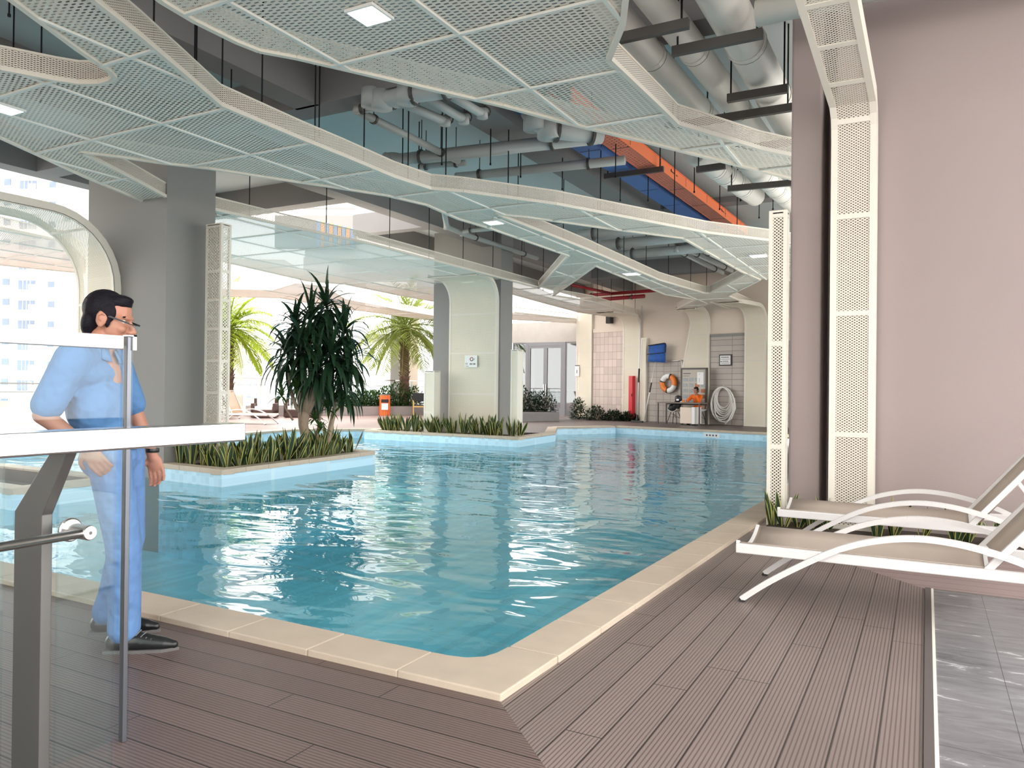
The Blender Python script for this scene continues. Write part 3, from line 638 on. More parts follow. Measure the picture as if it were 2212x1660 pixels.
# ------------------------------------------------------------------ sun loungers
m_lwhite = mat('white_powder_coat', (.68,.66,.65), .35, var=.03); m_sling = mat('taupe_sling_fabric', (.42,.345,.29), .75, var=.06, scale=5, bump=.2, bscale=300); m_rubber = mat('black_rubber', (.02,.02,.02), .7)
def lounger(label, loc, rz=0.0, group='white framed sun loungers', ang=52, sling=None):
    """length along +x, width along +y, foot end at x = -.06"""
    t = thing('sun_lounger', label, 'sun lounger', loc, group)
    def P(n, b, m, **k): return b.build(n, m, t, local=True, **k)
    hx = 1.22; zb = .30; W_ = .65; sag = .075
    for y, nm in ((0,'near'),(W_,'far')):
        b = MB(); s1 = 1 if y == 0 else -1
        b.bx(-.06,1.85,y-.018,y+.018,zb-.025,zb+.03); P('side_rail', b, m_lwhite, bevel=.006)
        key = [( -.02,0),(.12,.11),(.3,.23),(.5,.345),(.68,.41),(.87,.443),(1.06,.436),(1.24,.40),(1.42,.34),(1.6,.245),(1.76,.13),(1.9,0)]; pts = []
        for i in range(len(key)-1):
            k0, k1, k2, k3 = key[max(0,i-1)], key[i], key[i+1], key[min(len(key)-1,i+2)]
            for s_ in (0,.25,.5,.75): pts.append(tuple(.5*(2*k1[c]+(k2[c]-k0[c])*s_+(2*k0[c]-5*k1[c]+4*k2[c]-k3[c])*s_**2+(3*k1[c]-k0[c]-3*k2[c]+k3[c])*s_**3) for c in (0,1)))
        pts.append(key[-1])
        yy = y-.035*s1; b = MB()
        for i in range(len(pts)-1):
            b.bar((pts[i][0],yy,pts[i][1]+.014),(pts[i+1][0],yy,pts[i+1][1]+.014),.034,.032)
        o = P('arched_armrest', b, m_lwhite)
        for xx in (-.02,1.89):
            b = MB(); b.bx(xx-.014,xx+.02,yy-.018,yy+.018,0,.012); b.build('foot_cap', m_rubber, o, local=True)
    b = MB(); n = 8; vs = []
    xs = [-.05,.2,.5,.8,1.1,hx]
    for x in xs:
        for j in range(n+1):
            u = j/n; vs.append((x, .02+u*(W_-.04), zb+.03-sag*math.sin(math.pi*u)**.8))
    fs = [(i*(n+1)+j, i*(n+1)+j+1, (i+1)*(n+1)+j+1, (i+1)*(n+1)+j) for i in range(len(xs)-1) for j in range(n)]
    b.add(vs, fs); o = P('seat_sling', b, sling or m_sling, smooth=True); md = o.modifiers.new('solid','SOLIDIFY'); md.thickness = .006
    for nm, x in (('foot_crossbar',-.055),('hinge_crossbar',hx)):
        b = MB()
        for j in range(n):
            u0, u1 = j/n, (j+1)/n
            f = lambda u: (x, .015+u*(W_-.03), zb+.022-sag*math.sin(math.pi*u)**.8)
            b.bar(f(u0), f(u1), .02, .045)
        P(nm, b, m_lwhite)
    a = math.radians(ang); dx, dz = math.cos(a), math.sin(a); Lb = .80
    for y in (.02, W_-.02):
        b = MB(); b.bar((hx-.02,y,zb+.02),(hx+dx*Lb,y,zb+.02+dz*Lb),.03,.035); P('backrest_rail', b, m_lwhite)
    b = MB(); vs = []
    for s_ in (.02,.3,.6,Lb):
        for j in range(n+1):
            u = j/n; d = .055*math.sin(math.pi*u)**.8; vs.append((hx+dx*s_+dz*d, .03+u*(W_-.06), zb+.03+dz*s_-dx*d))
    b.add(vs, [(i*(n+1)+j, i*(n+1)+j+1, (i+1)*(n+1)+j+1, (i+1)*(n+1)+j) for i in range(3) for j in range(n)])
    o = P('backrest_sling', b, sling or m_sling, smooth=True); md = o.modifiers.new('solid','SOLIDIFY'); md.thickness = .006
    b = MB(); b.bar((hx+dx*Lb,.02,zb+.02+dz*Lb),(hx+dx*Lb,W_-.02,zb+.02+dz*Lb),.03,.03); P('top_crossbar', b, m_lwhite)
    b = MB(); b.bar((hx+dx*.42,.06,zb+dz*.42),(1.72,.06,zb),.02,.02); b.bar((hx+dx*.42,W_-.06,zb+dz*.42),(1.72,W_-.06,zb),.02,.02); b.bar((1.72,.04,zb),(1.72,W_-.04,zb),.02,.02); P('backrest_prop', b, m_lwhite)
    t.rotation_euler = (0,0,rz); return t
lounger('white framed sun lounger with taupe sling, nearest at lower right', (-.92,4.6,0))
lounger('white framed sun lounger with taupe sling, farther one beside the plants of the brown wall', (-.93,6.08,0))
# ------------------------------------------------------------------ people
def sph(b, c, r, rot=None, n=14, m=10, mi=0):
    c = Vector(c); r = r if isinstance(r, (tuple, list)) else (r, r, r); R = rot or Matrix.Identity(3); base = len(b.v)
    vs = [c+R@Vector((0,0,r[2]))]; fs = []
    for i in range(1, m):
        th = math.pi*i/m
        for k in range(n):
            ph = 2*math.pi*k/n; vs.append(c+R@Vector((r[0]*math.sin(th)*math.cos(ph), r[1]*math.sin(th)*math.sin(ph), r[2]*math.cos(th))))
    vs.append(c-R@Vector((0,0,r[2]))); e = len(vs)-1
    for k in range(n): fs.append((0, 1+k, 1+(k+1)%n))
    for i in range(m-2):
        for k in range(n): fs.append((1+i*n+k, 1+(i+1)*n+k, 1+(i+1)*n+(k+1)%n, 1+i*n+(k+1)%n))
    for k in range(n): fs.append((1+(m-2)*n+(k+1)%n, 1+(m-2)*n+k, e))
    b.add(vs, fs, mi)
def cap(b, p, q, r0, r1):
    p, q = Vector(p), Vector(q); b.tube([p, q], [r0, r1], 14); sph(b, p, r0); sph(b, q, r1)
def chain(b, pts, rs):
    for i in range(len(pts)-1): cap(b, pts[i], pts[i+1], rs[i], rs[i+1])
def blob(name, b, m, parent, vox=.008, it=4):
    o = b.build(name, m, parent, local=True)
    r = o.modifiers.new('union', 'REMESH'); r.mode = 'VOXEL'; r.voxel_size = vox; r.use_smooth_shade = True
    s_ = o.modifiers.new('soft', 'SMOOTH'); s_.factor = .5; s_.iterations = it
    return o
def hand(b, wrist, d, up, side, curl=.5, s=1.0):
    """palm and five bent fingers; d = pointing direction, up = back of the hand, side=+1 thumb towards d x up"""
    w = Vector(wrist); d = Vector(d).normalized(); up = (Vector(up)-d*Vector(up).dot(d)).normalized(); sd_ = d.cross(up)*side
    sph(b, w+d*.045*s, (.05*s,.04*s,.016*s), Matrix((d, sd_, up)).transposed()); cap(b, w-d*.02*s, w+d*.02*s, .024*s, .024*s)
    for k, ln in enumerate((.9,1.0,.94,.74)):
        o_ = (1.5-k)*.021*s; p = w+d*.085*s+sd_*o_; c = p; a = curl*.6
        pts = [w+d*.06*s+sd_*o_*.9, p]
        for j, l_ in enumerate((.042,.027,.02)):
            dr = d*math.cos(a)-up*math.sin(a); c = c+dr*l_*ln*s; pts.append(c); a += curl*1.0
        chain(b, pts, [.0095*s,.0092*s,.0085*s,.008*s,.007*s])
    p = w+d*.025*s+sd_*.03*s; p2 = p+(d*.5+sd_*.7-up*.3).normalized()*.04*s; p3 = p2+(d*.9+sd_*.2-up*.4).normalized()*.03*s
    chain(b, [w+d*.015*s+sd_*.015*s, p, p2, p3], [.014*s,.012*s,.0105*s,.0085*s])
m_skin = mat('tan_skin', (.42,.19,.125), .5, var=.08, scale=12); m_skin2 = mat('brown_skin', (.36,.16,.1), .5, var=.08, scale=12); m_hair = mat('black_hair', (.008,.007,.011), .5, var=.3, scale=40, bump=.4, bscale=160, spec=.12)
m_shirt = mat('blue_polo_cotton', (.085,.2,.4), .85, var=.12, scale=9, bump=.8, bscale=8, bdist=.05); m_jean = mat('washed_blue_denim', (.115,.225,.45), .85, var=.22, scale=7, bump=.8, bscale=9, bdist=.05)
m_eye = mat('eye_white', (.7,.68,.65), .2); m_iris = mat('dark_iris', (.02,.012,.01), .2); m_lens = glass_mat('spectacle_lens', (.97,.98,.98)); m_shoe = mat('black_leather', (.012,.012,.013), .3, var=.2); m_sole = mat('grey_sole', (.12,.11,.11), .7)
def head_prims(b, H, s=1.0):
    """H maps head space (x forward, y left, z up) to body space"""
    E = lambda c, r: sph(b, H@Vector(c), tuple(k*s for k in r), H.to_3x3().normalized())
    E((-.012,0,.035),(.1,.076,.09)); E((.03,0,-.03),(.062,.062,.085)); E((.035,0,-.082),(.055,.052,.034)); E((.078,0,-.108),(.022,.024,.02))
    E((.078,0,.024),(.018,.052,.014)); E((.066,.034,-.03),(.026,.022,.024)); E((.066,-.034,-.03),(.026,.022,.024))
    cap(b, H@Vector((.088,0,.008)), H@Vector((.117,0,-.034)), .009*s, .013*s); E((.103,0,-.04),(.018,.02,.011))
    E((.09,0,-.068),(.014,.026,.008)); E((.088,0,-.081),(.013,.023,.008))
    for sg in (1,-1):
        E((-.008,sg*.078,-.008),(.026,.009,.035)); E((-.018,sg*.083,.004),(.015,.006,.024)); E((-.006,sg*.08,-.036),(.011,.008,.011))
def face_parts(H, parent, s=1.0, eyes=True):
    if eyes:
        for sg in (1,-1):
            if sg: b = MB(); sph(b, H@Vector((.069,sg*.03,.004)), .0115*s); o = b.build('eye', m_eye, parent, local=True, smooth=True)
            b = MB(); sph(b, H@Vector((.0775,sg*.03,.004)), .0055*s, n=10, m=6); b.build('iris', m_iris, o, local=True, smooth=True)
            b = MB(); R = H.to_3x3().normalized(); b.bar(H@Vector((.088,sg*.014,.026)), H@Vector((.074,sg*.05,.026)), .01*s, .007*s); b.build('eyebrow', m_hair, parent, local=True)
def man():
    fd = Vector((RT.x, RT.y, 0)).normalized(); pos = pd(236, 1400, 3.58); 
    t = thing('person', 'man in a blue polo shirt and jeans walking behind the glass screen', 'person', (pos.x, pos.y, 0), None, math.radians(28.5+7))
    H = Matrix.Translation((-.015,0,1.53))@Matrix.Rotation(math.radians(13), 4, 'Y')
    # body
    b = MB(); head_prims(b, H)
    cap(b, (-.045,0,1.44), (-.075,0,1.33), .06, .066); chain(b, [(-.09,0,1.28),(-.055,0,1.08),(-.02,0,.93)], [.12,.105,.11])
    RS, LS = Vector((-.1,-.185,1.335)), Vector((-.065,.185,1.335)); RE, LE = Vector((-.2,-.235,1.09)), Vector((.02,.225,1.085)); RW, LW = Vector((-.03,-.215,.95)), Vector((.115,.2,.88))
    for S_, E_, W__ in ((RS,RE,RW),(LS,LE,LW)):
        chain(b, [Vector((-.08,0,1.33)), S_, E_, W__], [.06,.054,.041,.027]); 
    hand(b, RW, (RW-RE).normalized()*.8+Vector((.1,0,-.5)), (0,-1,.2), 1, .5); hand(b, LW, (.25,0,-1), (0,1,0), -1, .45)
    RHp, LHp = Vector((.02,-.09,.9)), Vector((.02,.09,.9)); RK, LK = Vector((.09,-.09,.49)), Vector((.04,.1,.49)); RA, LA = Vector((.1,-.085,.09)), Vector((-.04,.1,.12))
    for a_, k_, f_ in ((RHp,RK,RA),(LHp,LK,LA)): chain(b, [a_,k_,f_], [.08,.055,.038])
    cap(b, RA+Vector((0,0,-.03)), RA+Vector((.12,0,-.055)), .034, .026); cap(b, LA+Vector((0,0,-.03)), LA+Vector((.12,0,-.06)), .034, .026)
    body = blob('body', b, m_skin, t, .0055, 3)
    # hair
    b = MB(); E = lambda c, r: sph(b, H@Vector(c), r, H.to_3x3())
    E((-.034,0,.042),(.1,.083,.094)); E((-.075,0,-.03),(.045,.068,.075)); E((-.068,0,-.085),(.03,.05,.05)); E((.034,0,.106),(.046,.055,.02)); E((.012,0,.085),(.066,.07,.04))
    for sg in (1,-1): E((.0,sg*.062,.028),(.045,.019,.048)); E((.018,sg*.067,-.012),(.012,.009,.03))
    blob('hair', b, m_hair, t, .006, 2)
    face_parts(H, t)
    for sg in (1,-1):
        e = MB(); e.tube([H@Vector(c) for c in ((.006,sg*.0875,.012),(-.006,sg*.089,.018),(-.018,sg*.089,.008),(-.016,sg*.088,-.01),(-.004,sg*.087,-.016))], [.0015,.003,.0035,.003,.0015], 8); e.build('ear_fold', m_skin2, t, local=True, smooth=True)
    g = MB(); g.bar(H@Vector((.112,-.064,.0)), H@Vector((.112,.064,.0)), .004, .003); g.bar(H@Vector((.112,-.066,.002)), H@Vector((-.01,-.079,.018)), .003, .008); g.bar(H@Vector((.112,.066,.002)), H@Vector((-.01,.079,.018)), .003, .008)
    g.bar(H@Vector((-.01,-.079,.018)), H@Vector((-.028,-.08,-.004)), .003, .007); gl = g.build('spectacles', m_black, t, local=True)
    for sg in (1,-1):
        l_ = MB(); vs = [H@Vector((.113,sg*.034+.027*math.cos(a),-.014+.016*math.sin(a))) for a in [2*math.pi*i/16 for i in range(16)]]
        l_.add(vs, [tuple(range(16))]); l_.tube(vs+[vs[0]], .0012, 5); l_.build('lens', m_lens, gl, local=True)
    # polo shirt
    b = MB(); chain(b, [(-.105,0,1.27),(-.075,0,1.1),(-.015,0,.94)], [.125,.122,.122]); sph(b, (-.095,0,1.27), (.125,.2,.1)); sph(b, (-.06,0,1.12), (.135,.175,.16)); sph(b, (-.015,0,.95), (.125,.165,.09))
    for S_, E_ in ((RS,RE),(LS,LE)): chain(b, [Vector((-.09,S_.y*.5,1.335)), S_, S_.lerp(E_,.5), S_.lerp(E_,.82)], [.075,.079,.073,.07])
    sh = blob('polo_shirt', b, m_shirt, t, .009, 5)
    b = MB()
    for i in range(14):
        a0, a1 = 2*math.pi*i/14+.25, 2*math.pi*(i+1)/14+.25
        f = lambda a, r, z: (-.062+r*math.cos(a), r*math.sin(a), z-.035*math.cos(a))
        if i in (12,): continue
        b.add([f(a0,.072,1.415),f(a1,.072,1.415),f(a1,.1,1.355),f(a0,.1,1.355)], [(0,1,2,3)])
    o = b.build('collar', m_shirt, sh, local=True, smooth=True); md = o.modifiers.new('s','SOLIDIFY'); md.thickness = .006
    # jeans, belt, shoes
    b = MB(); sph(b, (-.012,0,.88), (.122,.165,.11))
    for a_, k_, f_ in ((RHp,RK,RA),(LHp,LK,LA)): chain(b, [a_, k_, f_.lerp(k_,.25), f_+Vector((-.005,0,.015))], [.095,.078,.07,.072])
    blob('jeans', b, m_jean, t, .01, 4)
    b = MB(); n = 24; vs = []
    for z in (.925,.955): vs += [(-.015+.131*math.cos(2*math.pi*i/n), .172*math.sin(2*math.pi*i/n), z) for i in range(n)]
    b.add(vs, [(i,(i+1)%n,(i+1)%n+n,i+n) for i in range(n)]); o = b.build('belt', m_shoe, t, local=True); md = o.modifiers.new('s','SOLIDIFY'); md.thickness = .006
    for A_ in (RA, LA):
        zz = A_.z-.09; b = MB(); chain(b, [A_+Vector((-.045,0,-.045)), A_+Vector((.06,0,-.045)), A_+Vector((.17,0,-.06)), A_+Vector((.215,0,-.064))], [.042,.044,.032,.02]); cap(b, A_+Vector((0,0,-.02)), A_+Vector((.0,0,.03)), .045, .047)
        o = blob('shoe', b, m_shoe, t, .006, 4)
        b = MB(); q = [(-.085,-.036),(-.085,.036),(.05,.044),(.17,.04),(.238,.0),(.17,-.04),(.05,-.044)]
        b.prism([(A_.x+x, A_.y+y) for x, y in q], zz, zz+.014); b.build('sole', m_sole, o, local=True)
        b = MB()
        for k in range(4): b.tube([A_+Vector((.055+k*.022,-.03,-.012-k*.006)), A_+Vector((.07+k*.022,0,.006-k*.011)), A_+Vector((.055+k*.022,.03,-.012-k*.006))], .003, 6)
        b.build('laces', m_steeldk, o, local=True)
    b = MB(); b.lathe([(.032,-.01),(.034,0),(.032,.01)], LW+Vector((0,0,.02)), 16); b.build('watch', m_shoe, t, local=True)
    return t
man()
# ------------------------------------------------------------------ far wall and the guard's corner
WR = Matrix.Rotation(math.atan2(WD.y, WD.x), 3, 'Z')
def wb(b, u0, u1, z0, z1, o0, o1, mi=0):
    c = wpt((u0+u1)/2, (z0+z1)/2, (o0+o1)/2); b.box(c, (u1-u0, o1-o0, z1-z0), 0, mi, WR); return b
m_tilep = grid_mat('pink_wall_tiles', (.62,.5,.45), (.3,.25,.23), .2, .3, ('x','z'), .012, .4)
m_tileg = grid_mat('grey_wall_tiles', (.4,.35,.31), (.16,.14,.13), .3, .21, ('x','z'), .012, .4)
m_tileh = grid_mat('grey_plank_tiles', (.42,.37,.33), (.15,.13,.12), 3.0, .2, ('x','z'), .014, .4)
def wstruct(name, m, u0, u1, z0, z1, o0, o1, label=None):
    b = MB(); wb(b, u0, u1, z0, z1, o0, o1); return struct(b.build(name, m, keep=True), label)
wstruct('wall_tiles', m_tilep, -2.24,-.68,.0,3.5,.0,.05,'pinkish tiles between two mesh strips'); wstruct('trim_4', m_wallbeige, -2.24,-.68,3.5,3.66,0,.07)
wstruct('wall_tiles', m_tileg, .36,2.0,0,2.32,0,.05,'grey tiles behind the lifebuoy'); wstruct('wall_tiles', m_tileh, 3.1,4.42,0,3.12,0,.05,'grey plank tiles behind the coiled hose'); wstruct('trim_5', m_colgrey, 3.1,4.42,3.12,3.22,0,.07)
wstruct('wall_tiles', m_tileg, 5.3,6.6,0,2.9,0,.05)
m_white2 = mat('white_paint', (.8,.8,.79), .4, var=.03); m_redp = mat('red_painted_metal', (.62,.02,.035), .35, var=.06)
t = thing('fire_cabinet', 'tall narrow red fire cabinet between mesh strip and leaning poles', 'cabinet', wpt(-.08,.27,.25)); b = MB(); wb(b,-.2,.0,.1,1.74,.24,.42); b.build('cabinet_body', m_redp, t, bevel=.01)
b = MB(); wb(b,-.185,-.015,.3,1.7,.42,.432); d = b.build('door', m_redp, t, bevel=.004); b = MB(); wb(b,-.05,-.03,.95,1.05,.432,.45); b.build('handle', m_black, d)
t = thing('speaker', 'black loudspeaker high on the far wall above pink tiles', 'speaker', wpt(-1.34,3.85,.02)); b = MB(); wb(b,-1.46,-1.22,3.83,4.12,.06,.26); b.build('speaker_box', m_black, t, bevel=.02); b = MB(); wb(b,-1.44,-1.24,3.86,4.09,.26,.268); b.build('grille', mat('dark_grille',(.03,.03,.03),.8), t); b = MB(); wb(b,-1.37,-1.31,3.93,4.02,0,.06); b.build('bracket', m_strut, t)
# leaning poles, net, brush
def polething(name, label, p0, p1, r, m, cat): 
    t = thing(name, label, cat, p1); b = MB(); b.tube([p0, p1], r, 10); b.build('pole', m, t, smooth=True); return t
m_alu = mat('white_aluminium', (.75,.75,.74), .35, .2)
P0, P1 = wpt(.22,4.42,.2), wpt(.62,.1,1.0)
t = polething('pool_brush', 'long white pole with a black floor brush leaning by the pale strip', P0, P1, .024, m_alu, 'cleaning tool')
b = MB(); b.tube([P0.lerp(P1,.56),P0.lerp(P1,.68)], .032, 10); b.build('grip', m_black, t); b = MB(); b.tube([P1.lerp(P0,.04), P1+Vector((0,0,-.02))], [.03,.05], 10); b.build('brush_joint', m_black, t); b = MB(); wb(b,.38,.9,.0,.06,.95,1.06); b.build('brush_head', m_black, t, bevel=.01)
P0, P1 = wpt(.98,2.3,.35), wpt(.92,.02,1.0)
t = polething('leaf_net', 'blue pool leaf net upside down on a thin white pole', P0, P1, .02, m_alu, 'pool net')
b = MB(); b.tube([P0.lerp(P1,.36),P0.lerp(P1,.52)], .027, 10); b.build('grip', m_black, t)
m_net = mat('blue_net_fabric', (.02,.1,.38), .8, var=.25, scale=10, bump=.4, bscale=30)
b = MB(); rows = []
for j in range(7):
    z = 2.28+.62*j/6
    for i in range(9):
        u = .62+.75*i/8; o_ = .32+.09*math.sin(math.pi*i/8)*(1-j/9)+.015*math.sin(i*2.1+j*1.7); b.v.append(wpt(u+.03*(j/6), z+.05*(i/8)*(j/6)-.05*(i/8 if j == 0 else 0), o_))
for j in range(6):
    for i in range(8): b.f.append([j*9+i, j*9+i+1, (j+1)*9+i+1, (j+1)*9+i]); b.m.append(0); b.uv.append(None)
o = b.build('net_bag', m_net, t, smooth=True); md = o.modifiers.new('s','SOLIDIFY'); md.thickness = .03
b = MB(); b.tube([wpt(.64,2.88,.36),wpt(1.38,2.95,.36),wpt(1.43,2.88,.36),wpt(1.41,2.6,.36)], .02, 8); b.tube([wpt(.63,2.55,.4),wpt(1.38,2.6,.4)], .014, 8); b.build('net_frame', m_black, t)
t = thing('pool_hook', 'hooked steel rescue pole lying across the wall above the lifebuoy', 'rescue pole', wpt(1.3,2.28,.1)); b = MB(); b.tube([wpt(.5,2.27,.12),wpt(1.8,2.3,.12),wpt(1.9,2.33,.12),wpt(1.96,2.25,.12),wpt(1.97,1.7,.12)], .018, 8); b.build('pole', m_steel, t, smooth=True)
b = MB(); b.tube([wpt(1.05,2.285,.12),wpt(1.13,2.287,.12)], .028, 8); b.build('clamp', m_black, t); b = MB(); b.tube([wpt(1.97,1.72,.12),wpt(1.98,1.2,.12)], .02, 8); b.build('grip', m_black, t)
# lifebuoy
t = thing('lifebuoy', 'orange and white lifebuoy hanging on the grey tiles', 'lifebuoy', wpt(1.42,1.1,.16)); ctr = wpt(1.42,1.46,.17); m_orng = mat('orange_plastic', (.9,.23,.03), .45, var=.06)
def seg(a0, a1, R, r, name, m, n=12):
    b = MB(); k = 14
    for i in range(n+1):
        a = math.radians(a0+(a1-a0)*i/n); cd_ = WD*math.cos(a)+Vector((0,0,1))*math.sin(a); c = ctr+cd_*R
        for j in range(k):
            q = 2*math.pi*j/k; b.v.append(c+cd_*r*math.cos(q)+WN*r*.8*math.sin(q))
    for i in range(n):
        for j in range(k): b.f.append([i*k+j, i*k+(j+1)%k, (i+1)*k+(j+1)%k, (i+1)*k+j]); b.m.append(0); b.uv.append(None)
    b.f += [[j for j in range(k-1,-1,-1)], [n*k+j for j in range(k)]]; b.m += [0,0]; b.uv += [None,None]
    return b.build(name, m, t, smooth=True)
for a0, a1, m in ((70,165,m_white2),(165,262,m_orng),(262,345,m_white2),(-15,70,m_orng)): seg(a0, a1, .265, .097, 'ring_segment', m)
for a in (70,165,262): seg(a-5, a+5, .265, .103, 'black_band', m_black, 4)
# framed notice, notice board
def notice(name, label, u0, u1, z0, z1, o, frame, lines, mf=None, cat='sign'):
    t = thing(name, label, cat, wpt((u0+u1)/2,z0,o)); b = MB(); wb(b,u0,u1,z0,z1,o,o+.03); b.build('frame', mf or m_black, t); b = MB(); wb(b,u0+frame,u1-frame,z0+frame,z1-frame,o+.03,o+.036); sh = b.build('sheet', m_white2, t)
    for (a0,a1,c0,c1,m) in lines:
        b = MB(); wb(b,u0+(u1-u0)*a0,u0+(u1-u0)*a1,z0+(z1-z0)*c0,z0+(z1-z0)*c1,o+.036,o+.038); b.build('printed_line', m, sh)
    return t
m_ink = mat('grey_ink', (.12,.12,.14), .8); m_inkb = mat('dark_ink', (.02,.02,.03), .8)
notice('framed_notice', 'black framed white notice on the plank tiles above the hose', 3.46,3.94,2.09,2.49,.06,.04,[(.17,.24,.72,.8,m_inkb)]+[(.26+.09*k,.33+.09*k,.7,.79,m_ink) for k in range(6)]+[(.12,.88,.56,.59,m_inkb),(.13,.22,.34,.42,m_inkb)]+[(.28+.1*k,.35+.1*k,.36,.44,m_ink) for k in range(5)]+[(.14,.86,.22,.26,m_ink)])
m_board = mat('beige_board', (.5,.46,.4), .6, var=.04); m_pic = [mat('photo_print_a',(.2,.17,.15),.5,var=.5,scale=20), mat('photo_print_b',(.33,.36,.38),.5,var=.4,scale=20), mat('photo_print_c',(.4,.16,.08),.5,var=.4,scale=20)]
t = thing('notice_board', 'tall glazed notice board behind the seated guard', 'notice board', wpt(2.62,.5,.45))
b = MB(); wb(b,2.14,3.12,.05,1.98,.36,.4); b.build('board', m_board, t)
for nm,(a0,a1,c0,c1) in (('frame_bar',(2.1,2.15,.0,2.0)),('frame_bar',(3.11,3.17,.0,2.0)),('frame_bar',(2.1,3.17,1.96,2.02))):
    b = MB(); wb(b,a0,a1,c0,c1,.35,.42); b.build(nm, m_strut, t)
for r_ in range(5):
    for c_ in range(4):
        if c_ == 3 and r_ < 1: continue
        b = MB(); u = 2.2+.24*c_; z = 1.66-.2*r_; wb(b,u,u+.19,z-.13,z,.4,.405); b.build('print', m_pic[(r_+2*c_)%3 if c_ > 1 else 1], t)
b = MB(); wb(b,2.2,2.5,1.8,1.83,.4,.405); b.build('heading', m_ink, t); b = MB(); wb(b,2.2,2.45,1.72,1.735,.4,.405); b.build('heading', m_ink, t)
t = tag(MB().build('x', m_white2) if False else wb(MB(),2.78,3.04,1.42,1.86,.41,.415).build('paper_sheet', m_white2), 'white paper sheet taped to the notice board', 'paper')
for z in (1.5,1.54,1.58,1.62,1.78):
    b = MB(); wb(b,2.86,2.88,z,z+.025,.415,.417); b.build('printed_line', m_ink, t)
# desk, drawer unit, chairs, bags
m_desk = mat('dark_laminate', (.16,.12,.1), .4, var=.1); m_cream = mat('cream_laminate', (.74,.62,.52), .45, var=.03)
t = thing('desk', 'plain desk with thin dark legs at the far wall', 'desk', wpt(2.7,0,1.1)); b = MB(); wb(b,1.78,3.5,.745,.785,.85,1.45); b.build('desk_top', m_desk, t, bevel=.005)
for u,o_ in ((1.81,.89),(1.81,1.41),(3.47,.89),(3.47,1.41)): b = MB(); wb(b,u-.02,u+.02,0,.745,o_-.02,o_+.02); b.build('leg', m_strut, t)
b = MB(); wb(b,1.83,3.45,.69,.735,.87,.9); b.build('apron', m_strut, t)
t = thing('drawer_unit', 'cream drawer unit on castors under the desk', 'drawer unit', wpt(3.0,0,1.2)); b = MB(); wb(b,2.72,3.18,.06,.62,.98,1.42); b.build('cabinet_body', m_cream, t, bevel=.008)
for u in (2.76,3.14): b = MB(); wb(b,u-.03,u+.03,0,.06,1.35,1.4); b.build('castor', m_black, t)
b = MB(); wb(b,3.185,3.3,.05,.63,.99,1.43); b.build('white_side_panel', m_white2, t)
m_shell = mat('white_plastic_shell', (.8,.78,.74), .35, var=.03)
def shell_chair(label, u, o_, face):
    """face = +1: sitter looks towards the pool"""
    t = thing('shell_chair', label, 'chair', wpt(u,0,o_), 'white shell chairs at the desk'); b = MB(); n = 9; rows = [(-.2*face*-1,.46,.2),(-.0,.44,.22),(-.2*face,.46,.215),(-.25*face,.56,.21),(-.28*face,.72,.19),(-.3*face,.84,.13)]
    for dx, z, hw in rows:
        for j in range(n):
            s_ = j/(n-1)*2-1; cz = .1*abs(s_)**2.5 if z < .5 else 0; co = .08*abs(s_)**2*face if z > .5 else 0
            b.v.append(wpt(u+hw*s_, z+cz, o_+dx+co))
    for i in range(len(rows)-1):
        for j in range(n-1): b.f.append([i*n+j,i*n+j+1,(i+1)*n+j+1,(i+1)*n+j]); b.m.append(0); b.uv.append(None)
    o = b.build('seat_shell', m_shell, t, smooth=True); md = o.modifiers.new('s','SOLIDIFY'); md.thickness = .012
    for sx in (-1,1):
        for so in (-1,1): b = MB(); b.tube([wpt(u+sx*.1,.43,o_+so*.08), wpt(u+sx*.21,.0,o_+so*.2)], .012, 8); b.build('leg', m_black, t)
    b = MB(); b.tube([wpt(u-.16,.2,o_-.14),wpt(u+.12,.4,o_+.1)], .006, 6); b.tube([wpt(u+.16,.2,o_-.14),wpt(u-.12,.4,o_+.1)], .006, 6); b.tube([wpt(u-.12,.4,o_-.1),wpt(u+.16,.2,o_+.14)], .006, 6); b.build('wire_brace', m_black, t); return t
shell_chair('white shell chair the guard sits on', 2.98, .62, 1); shell_chair('white shell chair with a black bag on its seat, left under the desk', 2.25, 1.02, 1)
m_bag = mat('black_bag_fabric', (.012,.012,.015), .5, var=.3, bump=.5, bscale=18)
def lump(name, label, prims, m, cat, loc):
    t = thing(name, label, cat, loc); b = MB()
    for c, r in prims: sph(b, Vector(c)-Vector(loc), r)
    blob(name+'_body' if False else 'bag_body', b, m, t, .02, 4); return t
t = lump('black_bag', 'shiny black bag slumped on the left shell chair', [(wpt(2.2,.6,1.0),(.2,.13,.13)),(wpt(2.32,.68,1.0),(.16,.12,.14)),(wpt(2.12,.54,1.02),(.16,.12,.07))], m_bag, 'bag', wpt(2.25,.46,1.0))
b = MB(); b.tube([wpt(2.2,.72,1.02),wpt(2.3,.86,1.04),wpt(2.4,.76,1.02)], .012, 6); b.build('handle', m_bag, t)
t = lump('backpack', 'small black backpack standing on the desk', [(wpt(2.38,.9,1.0),(.13,.1,.12)),(wpt(2.38,.97,1.0),(.12,.09,.06))], m_bag, 'bag', wpt(2.38,.785,1.0))
b = MB(); wb(b,2.36,2.46,.84,.9,1.09,1.1); b.build('white_patch', m_white2, t)
t = thing('drinking_cup', 'small orange cup on the desk before the guard', 'cup', wpt(2.66,.785,1.1)); b = MB(); b.lathe([(.03,0),(.04,.1)], wpt(2.66,.786,1.1), 14); b.build('cup_body', m_orng, t); b = MB(); b.lathe([(.041,.095),(.041,.105)], wpt(2.66,.786,1.1), 14); b.build('lid', m_white2, t)
